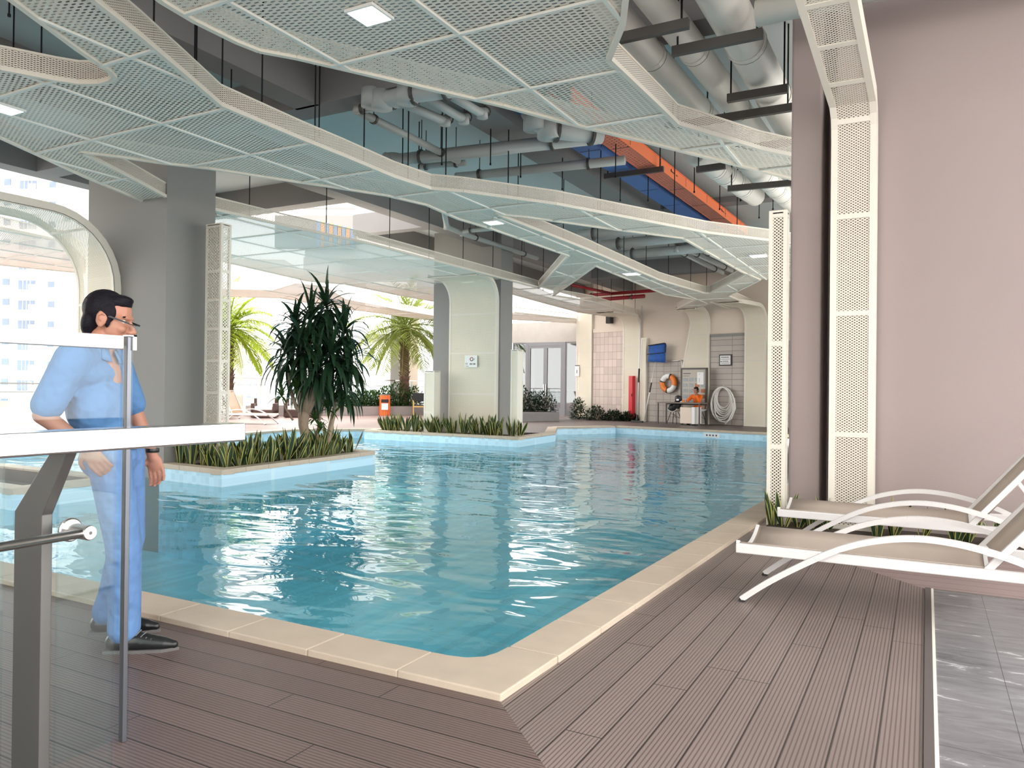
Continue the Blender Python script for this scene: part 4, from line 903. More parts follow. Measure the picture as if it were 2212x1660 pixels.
# seated guard
def guard():
    o0 = wpt(2.9,0,.62); ang = math.atan2(WN.y, WN.x)
    t = thing('person', 'guard in an orange shirt sitting at the desk, hand raised to face', 'person', o0, None, ang)
    H = Matrix.Translation((.1,.02,1.2))@Matrix.Rotation(math.radians(10), 4, 'Y')
    b = MB(); head_prims(b, H, .96); cap(b, (.07,.01,1.12), (.02,0,1.02), .055, .06); chain(b, [(.0,0,.98),(-.03,0,.78),(-.06,0,.56)], [.12,.11,.12])
    RS, LS = Vector((.02,-.18,1.0)), Vector((.02,.18,1.0)); RE, LE = Vector((.2,-.25,.84)), Vector((.22,.22,.85)); RW, LW = Vector((.36,-.12,.82)), Vector((.22,.07,1.06))
    for S_,E_,W__ in ((RS,RE,RW),(LS,LE,LW)): chain(b, [Vector((0,0,1.0)),S_,E_,W__], [.06,.052,.04,.026])
    hand(b, RW, (.9,.3,0), (0,0,1), 1, .5); hand(b, LW, (-.3,-.25,1), (.8,.2,.1), 1, 1.0)
    for sg in (-1,1): chain(b, [Vector((-.05,sg*.09,.52)), Vector((.36,sg*.11,.5)), Vector((.34,sg*.11,.09))], [.08,.055,.036]); cap(b, (.34,sg*.11,.06), (.46,sg*.12,.035), .034, .026)
    blob('body', b, m_skin2, t, .009, 3)
    b = MB(); E = lambda c, r: sph(b, H@Vector(c), r, H.to_3x3())
    E((-.032,0,.045),(.1,.083,.094)); E((-.07,0,-.02),(.045,.07,.07)); E((.03,0,.1),(.055,.06,.03)); [E((0,sg*.062,.025),(.045,.02,.05)) for sg in (1,-1)]
    blob('hair', b, m_hair, t, .01, 2); face_parts(H, t, 1.0)
    m_or = mat('orange_shirt', (.85,.16,.012), .8, var=.12, scale=9)
    b = MB(); chain(b, [(0,0,.97),(-.03,0,.78),(-.055,0,.54)], [.125,.125,.135]); sph(b, (0,0,.95), (.125,.19,.1)); sph(b, (-.05,0,.58), (.14,.17,.1))
    for S_,E_,W__ in ((RS,RE,RW),(LS,LE,LW)): chain(b, [Vector((0,S_.y*.5,1.0)),S_,E_,E_.lerp(W__,.7)], [.07,.07,.058,.045])
    blob('orange_shirt', b, m_or, t, .014, 4)
    b = MB(); sph(b, (-.05,0,.52), (.14,.165,.09))
    for sg in (-1,1): chain(b, [Vector((-.05,sg*.09,.52)), Vector((.37,sg*.11,.5)), Vector((.34,sg*.11,.12))], [.095,.072,.058])
    blob('dark_trousers', b, m_bag, t, .014, 4)
    for sg in (-1,1):
        b = MB(); chain(b, [(.31,sg*.11,.045),(.45,sg*.12,.035)], [.043,.032]); blob('shoe', b, m_shoe, t, .01, 3)
    return t
guard()
# coiled hose
m_hose = mat('white_pvc_hose', (.78,.76,.72), .4, var=.06)
t = thing('garden_hose', 'thick white hose coiled on a hook at the far wall', 'hose', wpt(3.7,.05,.2)); rr = random.Random(3); pts = []
for k in range(8):
    cu, cz = 3.66+rr.uniform(-.03,.05), 1.27-(.3+.035*k)*1.0; ru, rz_ = .25+.03*k, .36+.035*k
    for i in range(20):
        a = math.pi/2+2*math.pi*i/20; f = i/20; pts.append(wpt(cu+ru*math.cos(a), cz+rz_*math.sin(a)+.0*f, .1+.018*k+.02*math.sin(a*2+k)))
b = MB(); b.tube(pts, .026, 8); b.build('coil', m_hose, t, smooth=True)
b = MB(); b.tube([wpt(3.35,.7,.2),wpt(3.42,.35,.24),wpt(3.6,.14,.27),wpt(3.85,.1,.27),wpt(4.05,.25,.25),wpt(4.17,.6,.22),wpt(4.12,.95,.2)], .026, 8); b.build('loose_loop', m_hose, t, smooth=True)
b = MB(); b.tube([wpt(4.1,.8,.22),wpt(4.1,.5,.26),wpt(3.98,.22,.3),wpt(3.86,.04,.36)], .026, 8); b.build('hose_end', m_hose, t, smooth=True)
b = MB(); b.tube([wpt(3.62,1.38,.05),wpt(3.62,1.34,.12),wpt(3.62,1.29,.2),wpt(3.62,1.33,.24)], .014, 6); b.build('hook', m_white2, t)
# sign on the far island column, depth plate in the pool wall, paper on the strip
p0, p1 = pY(1004,794,17.46), pY(1031,768,17.46)
t = thing('wall_sign', 'small white sign with a red round emblem on the far island column', 'sign', (p0.x,17.46,p0.z)); b = MB(); b.bx(p0.x,p1.x,17.452,17.47,p0.z,p1.z); b.build('sign_plate', m_white2, t)
sx, sz = p1.x-p0.x, p1.z-p0.z
cx_, cz_ = p0.x+.56*sx, p0.z+.68*sz
b = MB(); b.tube([(cx_+.045*math.cos(a),17.449,cz_+.045*math.sin(a)) for a in [2*math.pi*i/16*.62+.5 for i in range(17)]], .01, 5); b.build('red_emblem', mat('red_ink',(.35,.02,.05),.6), t); b = MB(); b.tube([(cx_+.045*math.cos(a),17.449,cz_+.045*math.sin(a)) for a in [4.4+2.2*i/8 for i in range(9)]], .009, 5); b.build('black_emblem', m_inkb, t)
for (a0,a1,c0,c1) in ((.06,.24,.32,.35),(.1,.115,.18,.32),(.2,.215,.18,.32),(.42,.5,.22,.34),(.53,.6,.22,.34),(.68,.74,.22,.34),(.77,.86,.22,.34),(.08,.34,.08,.11),(.77,.79,.6,.76)):
    b = MB(); b.bx(p0.x+a0*sx,p0.x+a1*sx,17.449,17.452,p0.z+c0*sz,p0.z+c1*sz); b.build('printed_line', m_ink, t)
t = thing('depth_plate', 'small white plate under the far pool rim', 'sign', (0,0,0)); a, c = Vector((-8.9,23.5,0)), Vector((-3.9,22.5,0)); d = (c-a).normalized(); nn = Vector((d.y,-d.x,0)); q = a+d*3.35; t.location = q+Vector((0,0,-.2))
b = MB(); b.box(q+nn*.01+Vector((0,0,-.12)), (.48,.012,.13), 0, 0, Matrix.Rotation(math.atan2(d.y,d.x),3,'Z')); b.build('plate', m_white2, t)
for k in range(4): b = MB(); b.box(q+nn*.018+d*(-.15+.1*k)+Vector((0,0,-.12)), (.05,.004,.05), 0, 0, Matrix.Rotation(math.atan2(d.y,d.x),3,'Z')); b.build('printed_mark', m_ink, t)
t = thing('paper_notice', 'white paper notice on the strip right of the glass door', 'sign', wpt(-2.9,1.75,.3)); b = MB(); wb(b,-3.08,-2.86,1.74,2.16,.16,.17); b.build('sheet', m_white2, t); b = MB(); wb(b,-2.99,-2.96,1.86,2.0,.17,.174); b.build('printed_mark', m_inkb, t); b = MB(); wb(b,-3.08,-2.86,2.16,2.19,.155,.175); b.build('clip_bar', m_black, t)
# ------------------------------------------------------------------ glazed entrance left of the far wall
DY = 31.0; gx = lambda x: pY(x, 830, DY).x
m_dframe = mat('grey_door_frame', (.2,.2,.215), .4, .3, var=.05); m_dglass = glass_mat('reflective_door_glass', (.45,.5,.52), 2.2); m_dark = mat('dark_interior', (.03,.032,.03), .8, var=.3)
b = MB(); b.bx(gx(1060),gx(1256),DY-.05,DY+.3,3.3,4.2); struct(b.build('wall_lintel', mat('cream_render',(.4,.37,.34),.7), keep=True), 'white band above the glazed entrance')
b = MB(); b.bx(gx(1060),gx(1256),DY+2.2,DY+2.3,0,3.4); b.bx(gx(1060),gx(1256),DY+.3,DY+2.3,3.3,3.4); struct(b.build('wall_interior', m_dark, keep=True))
b = MB(); b.bx(gx(1060),gx(1108),DY-.05,DY+2.3,0,3.3); struct(b.build('wall_entrance', m_white, keep=True))
def framed(name, x0, x1, label, n):
    X0, X1 = gx(x0), gx(x1); o = MB(); o.bx(X0,X0+.14,DY-.06,DY+.06,0,3.3); o.bx(X1-.14,X1,DY-.06,DY+.06,0,3.3); o.bx(X0+.14,X1-.14,DY-.058,DY+.058,3.14,3.3); fr = struct(o.build(name, m_dframe), label)
    for k in range(n):
        a0 = X0+.14+(X1-X0-.28)*k/n; a1 = X0+.14+(X1-X0-.28)*(k+1)/n
        b = MB(); b.bx(a0,a0+.09,DY-.05,DY+.05,0,3.14); b.bx(a1-.09,a1,DY-.05,DY+.05,0,3.14); b.bx(a0+.09,a1-.09,DY-.048,DY+.048,0,.35); b.bx(a0+.09,a1-.09,DY-.048,DY+.048,3.04,3.14); lf = b.build('door_leaf', m_dframe, fr)
        b = MB(); b.bx(a0+.09,a1-.09,DY-.008,DY+.008,.35,3.04); b.build('pane', m_dglass, lf)
        if n == 2: b = MB(); xx = a1-.05 if k == 0 else a0+.05; b.bx(xx-.015,xx+.015,DY-.1,DY-.07,.9,1.4); b.build('door_handle', m_steel, lf)
framed('door_1', 1136, 1222, 'grey framed double glass door', 2)
for nm, x0, x1 in (('window_1',1108,1136),('window_2',1222,1254)):
    b = MB(); b.bx(gx(x0)+.04,gx(x1),DY-.03,DY+.03,3.24,3.3); b.bx(gx(x0),gx(x0)+.04,DY-.03,DY+.03,0,3.3); fr = struct(b.build(nm, m_dframe)); b = MB(); b.bx(gx(x0)+.04,gx(x1),DY-.008,DY+.008,0,3.24); b.build('pane', m_dglass, fr)
b = MB(); a = pz(1205,905); b.bx(a.x-.2,a.x+2.0,DY-1.1,DY-.4,0,.1); struct(b.build('doorstep', m_dark, bevel=.01), 'dark step before the door')
# ------------------------------------------------------------------ terrace furniture
m_plant = mat('grey_stone_planter', (.34,.33,.33), .7, var=.08, scale=3); m_planter2 = mat('brown_grey_planter', (.3,.26,.25), .7, var=.08, scale=3)
def strip_planter(label, a, c, dep, h, m):
    a, c = Vector(a), Vector(c); d = (c-a).normalized(); nn = Vector((-d.y,d.x,0)); t = thing('planter', label, 'planter', ((a.x+c.x)/2,(a.y+c.y)/2,0))
    b = MB(); b.prism([tuple(a.xy),tuple(c.xy),tuple((c+nn*dep).xy),tuple((a+nn*dep).xy)], 0, h); b.build('planter_box', m, t, bevel=.01)
    b = MB(); e = .08; b.prism([tuple((a+d*e+nn*e).xy),tuple((c-d*e+nn*e).xy),tuple((c-d*e+nn*(dep-e)).xy),tuple((a+d*e+nn*(dep-e)).xy)], h, h+.01); b.build('soil', m_soil, t); return a, c, nn
strip_planter('grey stone planter with shrubs before the glass door', pz(1095,913), pz(1208,910), 1.3, .34, m_plant)
TA, TC, TN = strip_planter('long low brown-grey planter along the terrace', pz(545,900), pz(918,897), 1.5, .38, m_planter2)
m_binor = mat('orange_bin_slats', (.8,.17,.04), .5, var=.08); q = pz(831,898)
t = thing('litter_bin', 'orange slatted litter bin in front of the terrace planter', 'litter bin', q); b = MB(); b.lathe([(.2,.02),(.2,.84)], q, 20); b.build('bin_body', m_binor, t)
for k in range(20):
    a = 2*math.pi*k/20; b = MB(); z0, z1 = .0, .86
    if -1.9 < math.atan2(math.sin(a+2.07), math.cos(a+2.07)) < -.0 and False: pass
    b.box(q+Vector((.215*math.cos(a),.215*math.sin(a),.43)), (.02,.05,.86), a); b.build('slat', m_binor, t)
vdir = -Vector((ray(831,880).x, ray(831,880).y, 0)).normalized(); sdir = Vector((-vdir.y,vdir.x,0)); R_ = Matrix((sdir,vdir,Vector((0,0,1)))).transposed()
b = MB(); b.box(q+vdir*.21+Vector((0,0,.62)), (.3,.07,.13), 0, 0, R_); b.build('opening', m_black, t); b = MB(); b.box(q+vdir*.22+Vector((0,0,.38)), (.27,.06,.27), 0, 0, R_); b.build('white_plate', m_white2, t); b = MB(); b.lathe([(.22,.86),(.2,.9)], q, 20); b.build('lid', m_strut, t)
m_tan = mat('tan_sling_fabric', (.6,.45,.34), .75, var=.05)
q = pz(598,916); lounger('white lounger with a raised tan back on the terrace behind the palm-like tree', q, math.radians(28.5+180-14), 'white framed sun loungers', 64, m_tan)
q = pz(515,905); lounger('white lounger half hidden behind the lattice pillar on the terrace', q, math.radians(28.5+180-14), 'white framed sun loungers', 60, m_tan)
m_rattan = mat('dark_brown_rattan', (.07,.035,.03), .6, var=.3, scale=60); m_cush = mat('white_cushion', (.75,.73,.7), .9, var=.04)
def sofa(label, q, w):
    t = thing('rattan_armchair', label, 'armchair', q); B = lambda n, c, d, m: (lambda b: (b.box(q+R_@Vector(c), d, 0, 0, R_), b.build(n, m, t, bevel=.02))[1])(MB())
    B('base', (0,0,.16), (w,.8,.28), m_rattan); B('back', (0,-.36,.45), (w,.12,.55), m_rattan); B('arm', (-w/2+.06,0,.35), (.12,.8,.4), m_rattan); B('arm', (w/2-.06,0,.35), (.12,.8,.4), m_rattan); B('seat_cushion', (0,.04,.37), (w-.26,.66,.14), m_cush); B('back_cushion', (0,-.24,.58), (w-.26,.14,.4), m_cush)
sofa('dark rattan armchair with white cushions beyond the loungers, left one', pz(572,903), .9); sofa('dark rattan armchair with white cushions beyond the loungers, right one', pz(650,902), 1.2)
q = pz(905,898); t = thing('wooden_chair', 'black chair with a light wooden frame by the low mesh pillar', 'chair', q); m_wood = mat('light_wood', (.6,.38,.12), .5, var=.1)
B = lambda n, c, d, m: (lambda b: (b.box(q+R_@Vector(c), d, 0, 0, R_), b.build(n, m, t, bevel=.008))[1])(MB())
B('seat', (0,0,.42), (.5,.5,.06), m_black); B('backrest', (0,-.24,.78), (.5,.06,.36), m_black); B('armrest', (-.26,0,.62), (.05,.5,.05), m_wood); B('armrest', (.26,0,.62), (.05,.5,.05), m_wood); B('front_rail', (0,.24,.38), (.5,.05,.06), m_wood)
for sx_ in (-.25,.25):
    for sy_ in (-.23,.23): B('leg', (sx_,sy_,.3 if sy_ > 0 else .45), (.05,.05,.6 if sy_ > 0 else .9), m_wood if sy_ > 0 else m_black)
# glass balustrade round the terrace
m_glassfar = glass_mat('balustrade_glass', (.93,.96,.96), .8)
def balus(label, pts, zb, h, step=2.2):
    t = thing('terrace_balustrade', label, 'balustrade', pts[0])
    for i in range(len(pts)-1):
        a, c = Vector(pts[i]), Vector(pts[i+1]); L_ = (c-a).length; d = (c-a)/L_; k = max(1, round(L_/step))
        for nm, z, w in (('top_rail',zb+h,.05),('lower_rail',zb+h-.26,.03)):
            b = MB(); b.bar((a.x,a.y,z),(c.x,c.y,z),w,w); b.build(nm, m_steel, t)
        for j in range(k):
            p0 = a+d*(L_*j/k+.06); p1 = a+d*(L_*(j+1)/k-.06); b = MB(); b.bar((p0.x,p0.y,zb+(h-.1)/2),(p1.x,p1.y,zb+(h-.1)/2),.012,h-.2); b.build('glass_pane', m_glassfar, t)
            p = a+d*(L_*j/k); b = MB(); b.box((p.x,p.y,zb+h/2), (.1,.03,h), math.atan2(d.y,d.x)); b.build('post', m_white2, t)
q0, q1, q2 = TA+TN*1.7-(TC-TA).normalized()*6, TC+TN*1.7, TC+TN*1.7+(TC-TA).normalized()*5.2
balus('glass balustrade with steel rails along the terrace edge behind the planters', [q0, q1, q2], .3, 1.2)
q0 = pz(60,905); balus('glass balustrade at the far left terrace edge', [pz(-260,925), pz(445,899)], 0, 1.2)
balus('short white-posted balustrade before the glass door', [pz(1160,897)+Vector((0,0,0)), pz(1245,899)], .0, 1.15, 1.0)
# ------------------------------------------------------------------ plants
def leafmat(name, col, var=.35, trans=.0, rough=.4):
    m, nt, b = newmat(name); tc = N(nt, 'ShaderNodeTexCoord'); nz = N(nt, 'ShaderNodeTexNoise'); nz.inputs['Scale'].default_value = 5; L(nt, tc.outputs['Object'], nz.inputs['Vector'])
    mx = N(nt, 'ShaderNodeMix', data_type='RGBA'); mx.inputs[6].default_value = rgb([c*(1-var) for c in col]); mx.inputs[7].default_value = rgb([min(1,c*(1+var)) for c in col]); L(nt, nz.outputs['Fac'], mx.inputs[0])
    L(nt, mx.outputs[2], b.inputs['Base Color']); b.inputs['Roughness'].default_value = rough; b.inputs['Specular IOR Level'].default_value = .25
    if trans:
        t = N(nt, 'ShaderNodeBsdfTranslucent'); L(nt, mx.outputs[2], t.inputs[0]); ms = N(nt, 'ShaderNodeMixShader'); ms.inputs[0].default_value = trans
        L(nt, b.outputs[0], ms.inputs[1]); L(nt, t.outputs[0], ms.inputs[2]); L(nt, ms.outputs[0], nt.nodes['Material Output'].inputs[0])
    return m
m_drac = leafmat('dracaena_leaf', (.022,.055,.026), .4, .12, .3); m_drac2 = leafmat('dracaena_fresh_leaf', (.06,.13,.03), .35, .25, .35)
m_sv_d = leafmat('snake_plant_green', (.03,.06,.03), .4); m_sv_y = leafmat('snake_plant_margin', (.42,.4,.12), .2)
m_palm = leafmat('palm_leaflet', (.32,.38,.1), .25, .5, .5); m_palm2 = leafmat('palm_leaflet_bright', (.36,.45,.05), .25, .5, .5)
m_bark = mat('pale_bark', (.38,.28,.2), .85, var=.25, scale=14, bump=.5, bscale=40); m_palmbark = mat('palm_trunk', (.12,.065,.045), .9, var=.5, scale=18, bump=.9, bscale=26)
m_shrub = leafmat('shrub_leaf', (.05,.11,.03), .5, .15); m_shrubdk = leafmat('dark_shrub_leaf', (.022,.045,.022), .5, .1)
def strap(b, p, d, ln, w, droop, n=6, mi=0, fold=.25):
    """strap leaf that starts along d and bends down"""
    p, d = Vector(p), Vector(d).normalized(); vs = []
    for i in range(n+1):
        t = i/n; ww = w*min(1, .35+2.6*t)*(1-t**3)*.5+.001
        side = d.cross(Vector((0,0,1)))
        if side.length < .05: side = Vector((1,0,0))
        side.normalize(); nn = side.cross(d).normalized()
        vs += [p-side*ww+nn*ww*fold, p.copy(), p+side*ww+nn*ww*fold]
        p = p+d*(ln/n); d = (d+Vector((0,0,-1))*droop*(.4+t)/n*2.0).normalized()
    fs = []
    for i in range(n): fs += [(3*i,3*i+1,3*i+4,3*i+3),(3*i+1,3*i+2,3*i+5,3*i+4)]
    b.add(vs, fs, mi)
def dracaena(label, base):
    t = thing('dracaena_tree', label, 'tree', base); O = Vector(base); r = random.Random(5)
    R3 = Vector((RT.x,RT.y,0)).normalized(); F3 = Vector((FW.x,FW.y,0)).normalized(); S_ = 128.0
    def at(px, py, dd=0.0): return O+R3*((px-655)/S_)+F3*dd+Vector((0,0,(985-py)/S_))
    b = MB(); chain(b, [at(664,992),at(656,950),at(649,915),at(650,895)], [.085,.075,.085,.1]); tr = blob('trunk', b, m_bark, t, .014, 3)
    tr.data.transform(Matrix.Translation(-O))
    br = [((650,900),(632,875),(618,840),(612,800),.042,.02),((650,897),(643,850),(636,800),(628,745),.045,.022),((652,895),(660,850),(664,800),(662,740),.05,.025),((655,898),(674,860),(676,800),(690,720),.042,.02),((654,896),(668,850),(672,830),(674,800),.055,.04),((648,898),(640,870),(655,760),(690,690),.035,.02)]
    for a,c,d,e,r0,r1 in br:
        b = MB(); b.tube([at(*a),at(*c,r.uniform(-.08,.08)),at(*d,r.uniform(-.12,.12)),at(*e,r.uniform(-.15,.15))], [r0,r0*.85,(r0+r1)/2,r1], 9); b.build('branch', m_bark, t, smooth=True)
    b = MB(); b.tube([at(694,985,.2),at(702,930,.2),at(713,880,.2),at(722,820,.2),at(735,745,.2)], [.05,.046,.042,.034,.02], 9); b.build('branch', m_bark, t, smooth=True)
    b = MB(); b.tube([at(683,985,.1),at(678,940,.1),at(683,890,.1),at(700,790,.1)], [.03,.027,.022,.016], 8); b.build('branch', m_bark, t, smooth=True)
    b = MB(); b.tube([at(628,905,-.05),at(612,880,-.05),at(604,858,-.05)], [.02,.014,.01], 7); b.build('branch', m_bark, t, smooth=True)
    heads = [(697,655,0,.62,46),(668,690,-.15,.66,40),(625,700,.1,.6,42),(735,712,.1,.66,44),(690,735,.3,.7,36),(655,752,-.3,.7,40),(612,765,.0,.66,34),(748,772,.0,.68,40),(716,768,-.25,.75,42),(640,800,.25,.72,30),(690,800,-.35,.78,38),(733,830,.15,.66,30),(668,835,.3,.5,22)]
    for hx,hy,dd,ln,n in heads:
        b = MB(); c = at(hx,hy,dd)
        n = int(n*1.1)
        for i in range(n):
            a = 2.39996*i+r.uniform(-.3,.3); el = math.radians(80-125*(i/n)**.75+r.uniform(-10,10)); d = Vector((math.cos(a)*math.cos(el), math.sin(a)*math.cos(el), math.sin(el)))
            strap(b, c+Vector((0,0,.1-.22*i/n)), d, ln*r.uniform(.8,1.15), .078*r.uniform(.85,1.2), .5+1.9*(i/n)+r.uniform(0,.6), 6)
        b.build('leaf_crown', m_drac, t, smooth=True)
    for hx,hy,dd,ln,n,m in [(602,852,-.05,.3,14,m_drac2),(640,835,-.2,.36,22,m_drac2),(700,880,.1,.34,22,m_drac2),(688,925,0,.24,12,m_drac2),(732,870,.1,.34,16,m_drac2),(672,905,.1,.3,14,m_drac2)]:
        b = MB(); c = at(hx,hy,dd)
        for i in range(n):
            a = 2.39996*i; el = math.radians(75-110*(i/n)+r.uniform(-10,10)); strap(b, c, (math.cos(a)*math.cos(el), math.sin(a)*math.cos(el), math.sin(el)), ln*r.uniform(.7,1.1), .055, .8, 5)
        b.build('leaf_tuft', m, t, smooth=True)
    return t
dracaena('tall multi-stemmed tree with dark drooping strap leaves on the near island', pz(660,986))
def snake(label, loc, group, seed, hmax=.5):
    r = random.Random(seed); t = thing('snake_plant', label, 'plant', loc, group); b = MB(); n = r.randint(6,9)
    for k in range(n):
        a = r.uniform(0,6.28); h = hmax*r.uniform(.55,1.05); w = .034*r.uniform(.8,1.25); lean = r.uniform(.05,.6); d = Vector((math.cos(a)*lean, math.sin(a)*lean, 1)).normalized(); tw = r.uniform(0,3.14); p = Vector((math.cos(a)*.03, math.sin(a)*.03, 0)); vs = []; m_ = 6
        for i in range(m_+1):
            s_ = i/m_; ww = w*(.55+.9*s_ if s_ < .5 else 1.0)*(1-max(0,(s_-.55)/.45)**2.2)+.0015; q = tw+s_*.8; sv = Vector((math.cos(q), math.sin(q), 0)); nv = Vector((-math.sin(q), math.cos(q), 0))*.25*ww
            vs += [p-sv*ww+nv, p-sv*ww*.7, p+sv*ww*.7, p+sv*ww+nv]; p = p+d*(h/m_)
        for i in range(m_):
            for j in range(3): b.add([], [], 0); b.f.append([len(b.v)+4*i+j, len(b.v)+4*i+j+1, len(b.v)+4*i+j+5, len(b.v)+4*i+j+4]); b.m.append(1 if j == 1 else 0); b.uv.append(None)
        b.v += vs
    b.build('blades', [m_sv_y, m_sv_d], t, local=True, smooth=True)
    return t
protos = [snake('', (0,0,-50-k), None, 20+k) for k in range(5)]
def plant_row(pts, label, group, sc=(.85,1.15)):
    for i, p in enumerate(pts):
        s_ = rnd.uniform(*sc); copy_tree(protos[i%5], Vector((p[0],p[1],.0)), rnd.uniform(0,6.28), label, group, (s_,s_,s_))
row = []
for k in range(34): 
    y = 7.9+3.2*k/33; x = -8.98-.09*(y-7.5)+rnd.uniform(-.1,.06); row.append((x-.32*(k%2), y))
for k in range(5): row.append((-10.0+.2*k, 7.88+rnd.uniform(-.03,.06)))
plant_row(row, 'yellow-edged snake plant in the row round the dark-leaved tree', 'snake plants on the near island', (.75,1.15))
row = [(-13.3+4.25*k/35+rnd.uniform(-.05,.05), 16.85+rnd.uniform(-.03,.18)) for k in range(36)]
plant_row(row, 'yellow-edged snake plant in the row before the far island column', 'snake plants on the far island', (.85,1.2))
row = [(x, 7.2+rnd.uniform(-.06,.12)) for x in (-1.22,-1.12,-1.0,-.9,-.76,-.36,-.24,-.02,.22,.3,.52,.78,.98)]
plant_row(row, 'yellow-edged snake plant at the foot of the brown wall', 'snake plants by the brown wall', (.5,.75))
for p in protos:
    for c in list(p.children): bpy.data.objects.remove(c)
    bpy.data.objects.remove(p)
def shrub(label, c, rx, ry, rz_, n, m, leaf=.07, seed=1, group=None, zb=None):
    r = random.Random(seed); zb = c[2] if zb is None else zb; t = thing('leafy_shrub', label, 'shrub', (c[0],c[1],zb), group); b = MB()
    for i in range(n):
        while True:
            v = Vector((r.uniform(-1,1), r.uniform(-1,1), r.uniform(-.1,1)))
            if .35 < v.length < 1: break
        p = Vector((c[0]+v.x*rx, c[1]+v.y*ry, zb+.03+max(0,v.z)*rz_)); d = Vector((v.x+r.uniform(-.7,.7), v.y+r.uniform(-.7,.7), r.uniform(-.3,.9)+.3*v.z))
        strap(b, p, d, leaf*r.uniform(.8,1.5), leaf*.55, .8, 2)
    b.build('foliage', m, t)
    b = MB()
    for k in range(5): a = 1.256*k; b.tube([(c[0]+.04*math.cos(a),c[1]+.04*math.sin(a),zb),(c[0]+rx*.5*math.cos(a),c[1]+ry*.5*math.sin(a),zb+rz_*.7)], .014, 5)
    b.build('stems', m_bark, t); return t
for k,(x,y,r_,h) in enumerate(((1250,906,.36,.8),(1288,908,.44,.52),(1326,909,.4,.38),(1360,910,.34,.33))):
    shrub(('tallest dark shrub at the left end of the far wall bed','wide dark shrub second in the far wall bed','low dark shrub third in the far wall bed','low dark shrub at the foot of the red cabinet')[k], pz(x,y), r_, r_, h, 900, m_shrubdk, .085, k, 'dark shrubs before the pink tiles')
for k,(x,h) in enumerate(((1128,.95),(1152,.7),(1180,.75))):
    q = pz(x,911); q = q+Vector((-.35,.6,0)); shrub(('green','low green','rounded green')[k]+' shrub in the grey stone planter', q, .5, .4, h, 800, m_shrubdk, .09, 10+k, 'shrubs in the stone planter', .35)
dT = (TC-TA).normalized(); LT = (TC-TA).length
for k in range(7):
    f = .45+.5*k/6; q = TA+(TC-TA)*f+TN*.7
    shrub('leafy green shrub number %s along the terrace planter from the bin leftwards' % ('seven','six','five','four','three','two','one')[k] if False else ['feathery green shrub at the left end of the terrace planting','green shrub second from the left in the terrace planter','green shrub third from the left in the terrace planter','spreading green shrub just left of the litter bin','green shrub rising behind the litter bin','bushy green shrub at the foot of the trunk','green shrub right of the palm trunk'][k], q, .62, .55, (.5,.55,.6,.65,.8,1.05,.85)[k], 800, m_shrub, .12, 30+k, 'shrubs in the terrace planter', .39)
def palm(label, base, h, rad, nf, m, seed, lean=(0,0), elmin=-45):
    r = random.Random(seed); t = thing('palm_tree', label, 'palm', base); O = Vector(base); top = O+Vector((lean[0],lean[1],h))
    b = MB(); prof = []; n = 26; pts = [O.lerp(top, i/n) for i in range(n+1)]; b.tube(pts, [.2*(1.15-.25*i/n)*(1.08 if i%2 else .94) for i in range(n+1)], 12); b.build('trunk', m_palmbark, t)
    b = MB()
    for i in range(60):
        a = 2.4*i; z = h*(.3+.7*i/60); p = O.lerp(top, z/h)+Vector((math.cos(a),math.sin(a),0))*.17; b.bar(p, p+Vector((math.cos(a)*.1,math.sin(a)*.1,.16+.12*i/60)), .05, .02)
    b.build('leaf_bases', m_palmbark, t)
    for k in range(nf):
        a = 2.39996*k; el = math.radians(82+(elmin-82)*(k/nf)**.9); d = Vector((math.cos(a)*math.cos(el), math.sin(a)*math.cos(el), math.sin(el))); p = top.copy(); b = MB(); ns = 18; ln = rad*r.uniform(.9,1.15); path = [p.copy()]
        for i in range(ns):
            p = p+d*(ln/ns); d = (d+Vector((0,0,-1))*(.05+.07*i/ns)).normalized(); path.append(p.copy())
        b.tube(path, [.022*(1-.8*i/ns)+.003 for i in range(ns+1)], 5)
        for i in range(3, ns+1):
            tg = (path[i]-path[i-1]).normalized(); sd_ = tg.cross(Vector((0,0,1)))
            if sd_.length < .1: sd_ = Vector((1,0,0))
            sd_.normalize(); L_ = rad*.36*math.sin(math.pi*(.12+.85*i/ns))+.06
            for j in (0,.5):
                q = path[i-1].lerp(path[i], j)
                for sg in (1,-1): strap(b, q, tg*.55+sd_*sg*.8+Vector((0,0,r.uniform(-.05,.25))), L_, .06, .75, 3)
        b.build('frond', m, t, smooth=True)
    return t
q = TA+(TC-TA)*.905+TN*.75; palm('palm tree with a rough brown trunk and drooping pale fronds behind the litter bin', (q.x,q.y,.39), 3.45, 2.6, 34, m_palm, 3)
q = pd(492,905,31); palm('bright green palm crown seen beside the lattice pillar', (q.x,q.y,0), 3.5, 2.3, 32, m_palm2, 4)
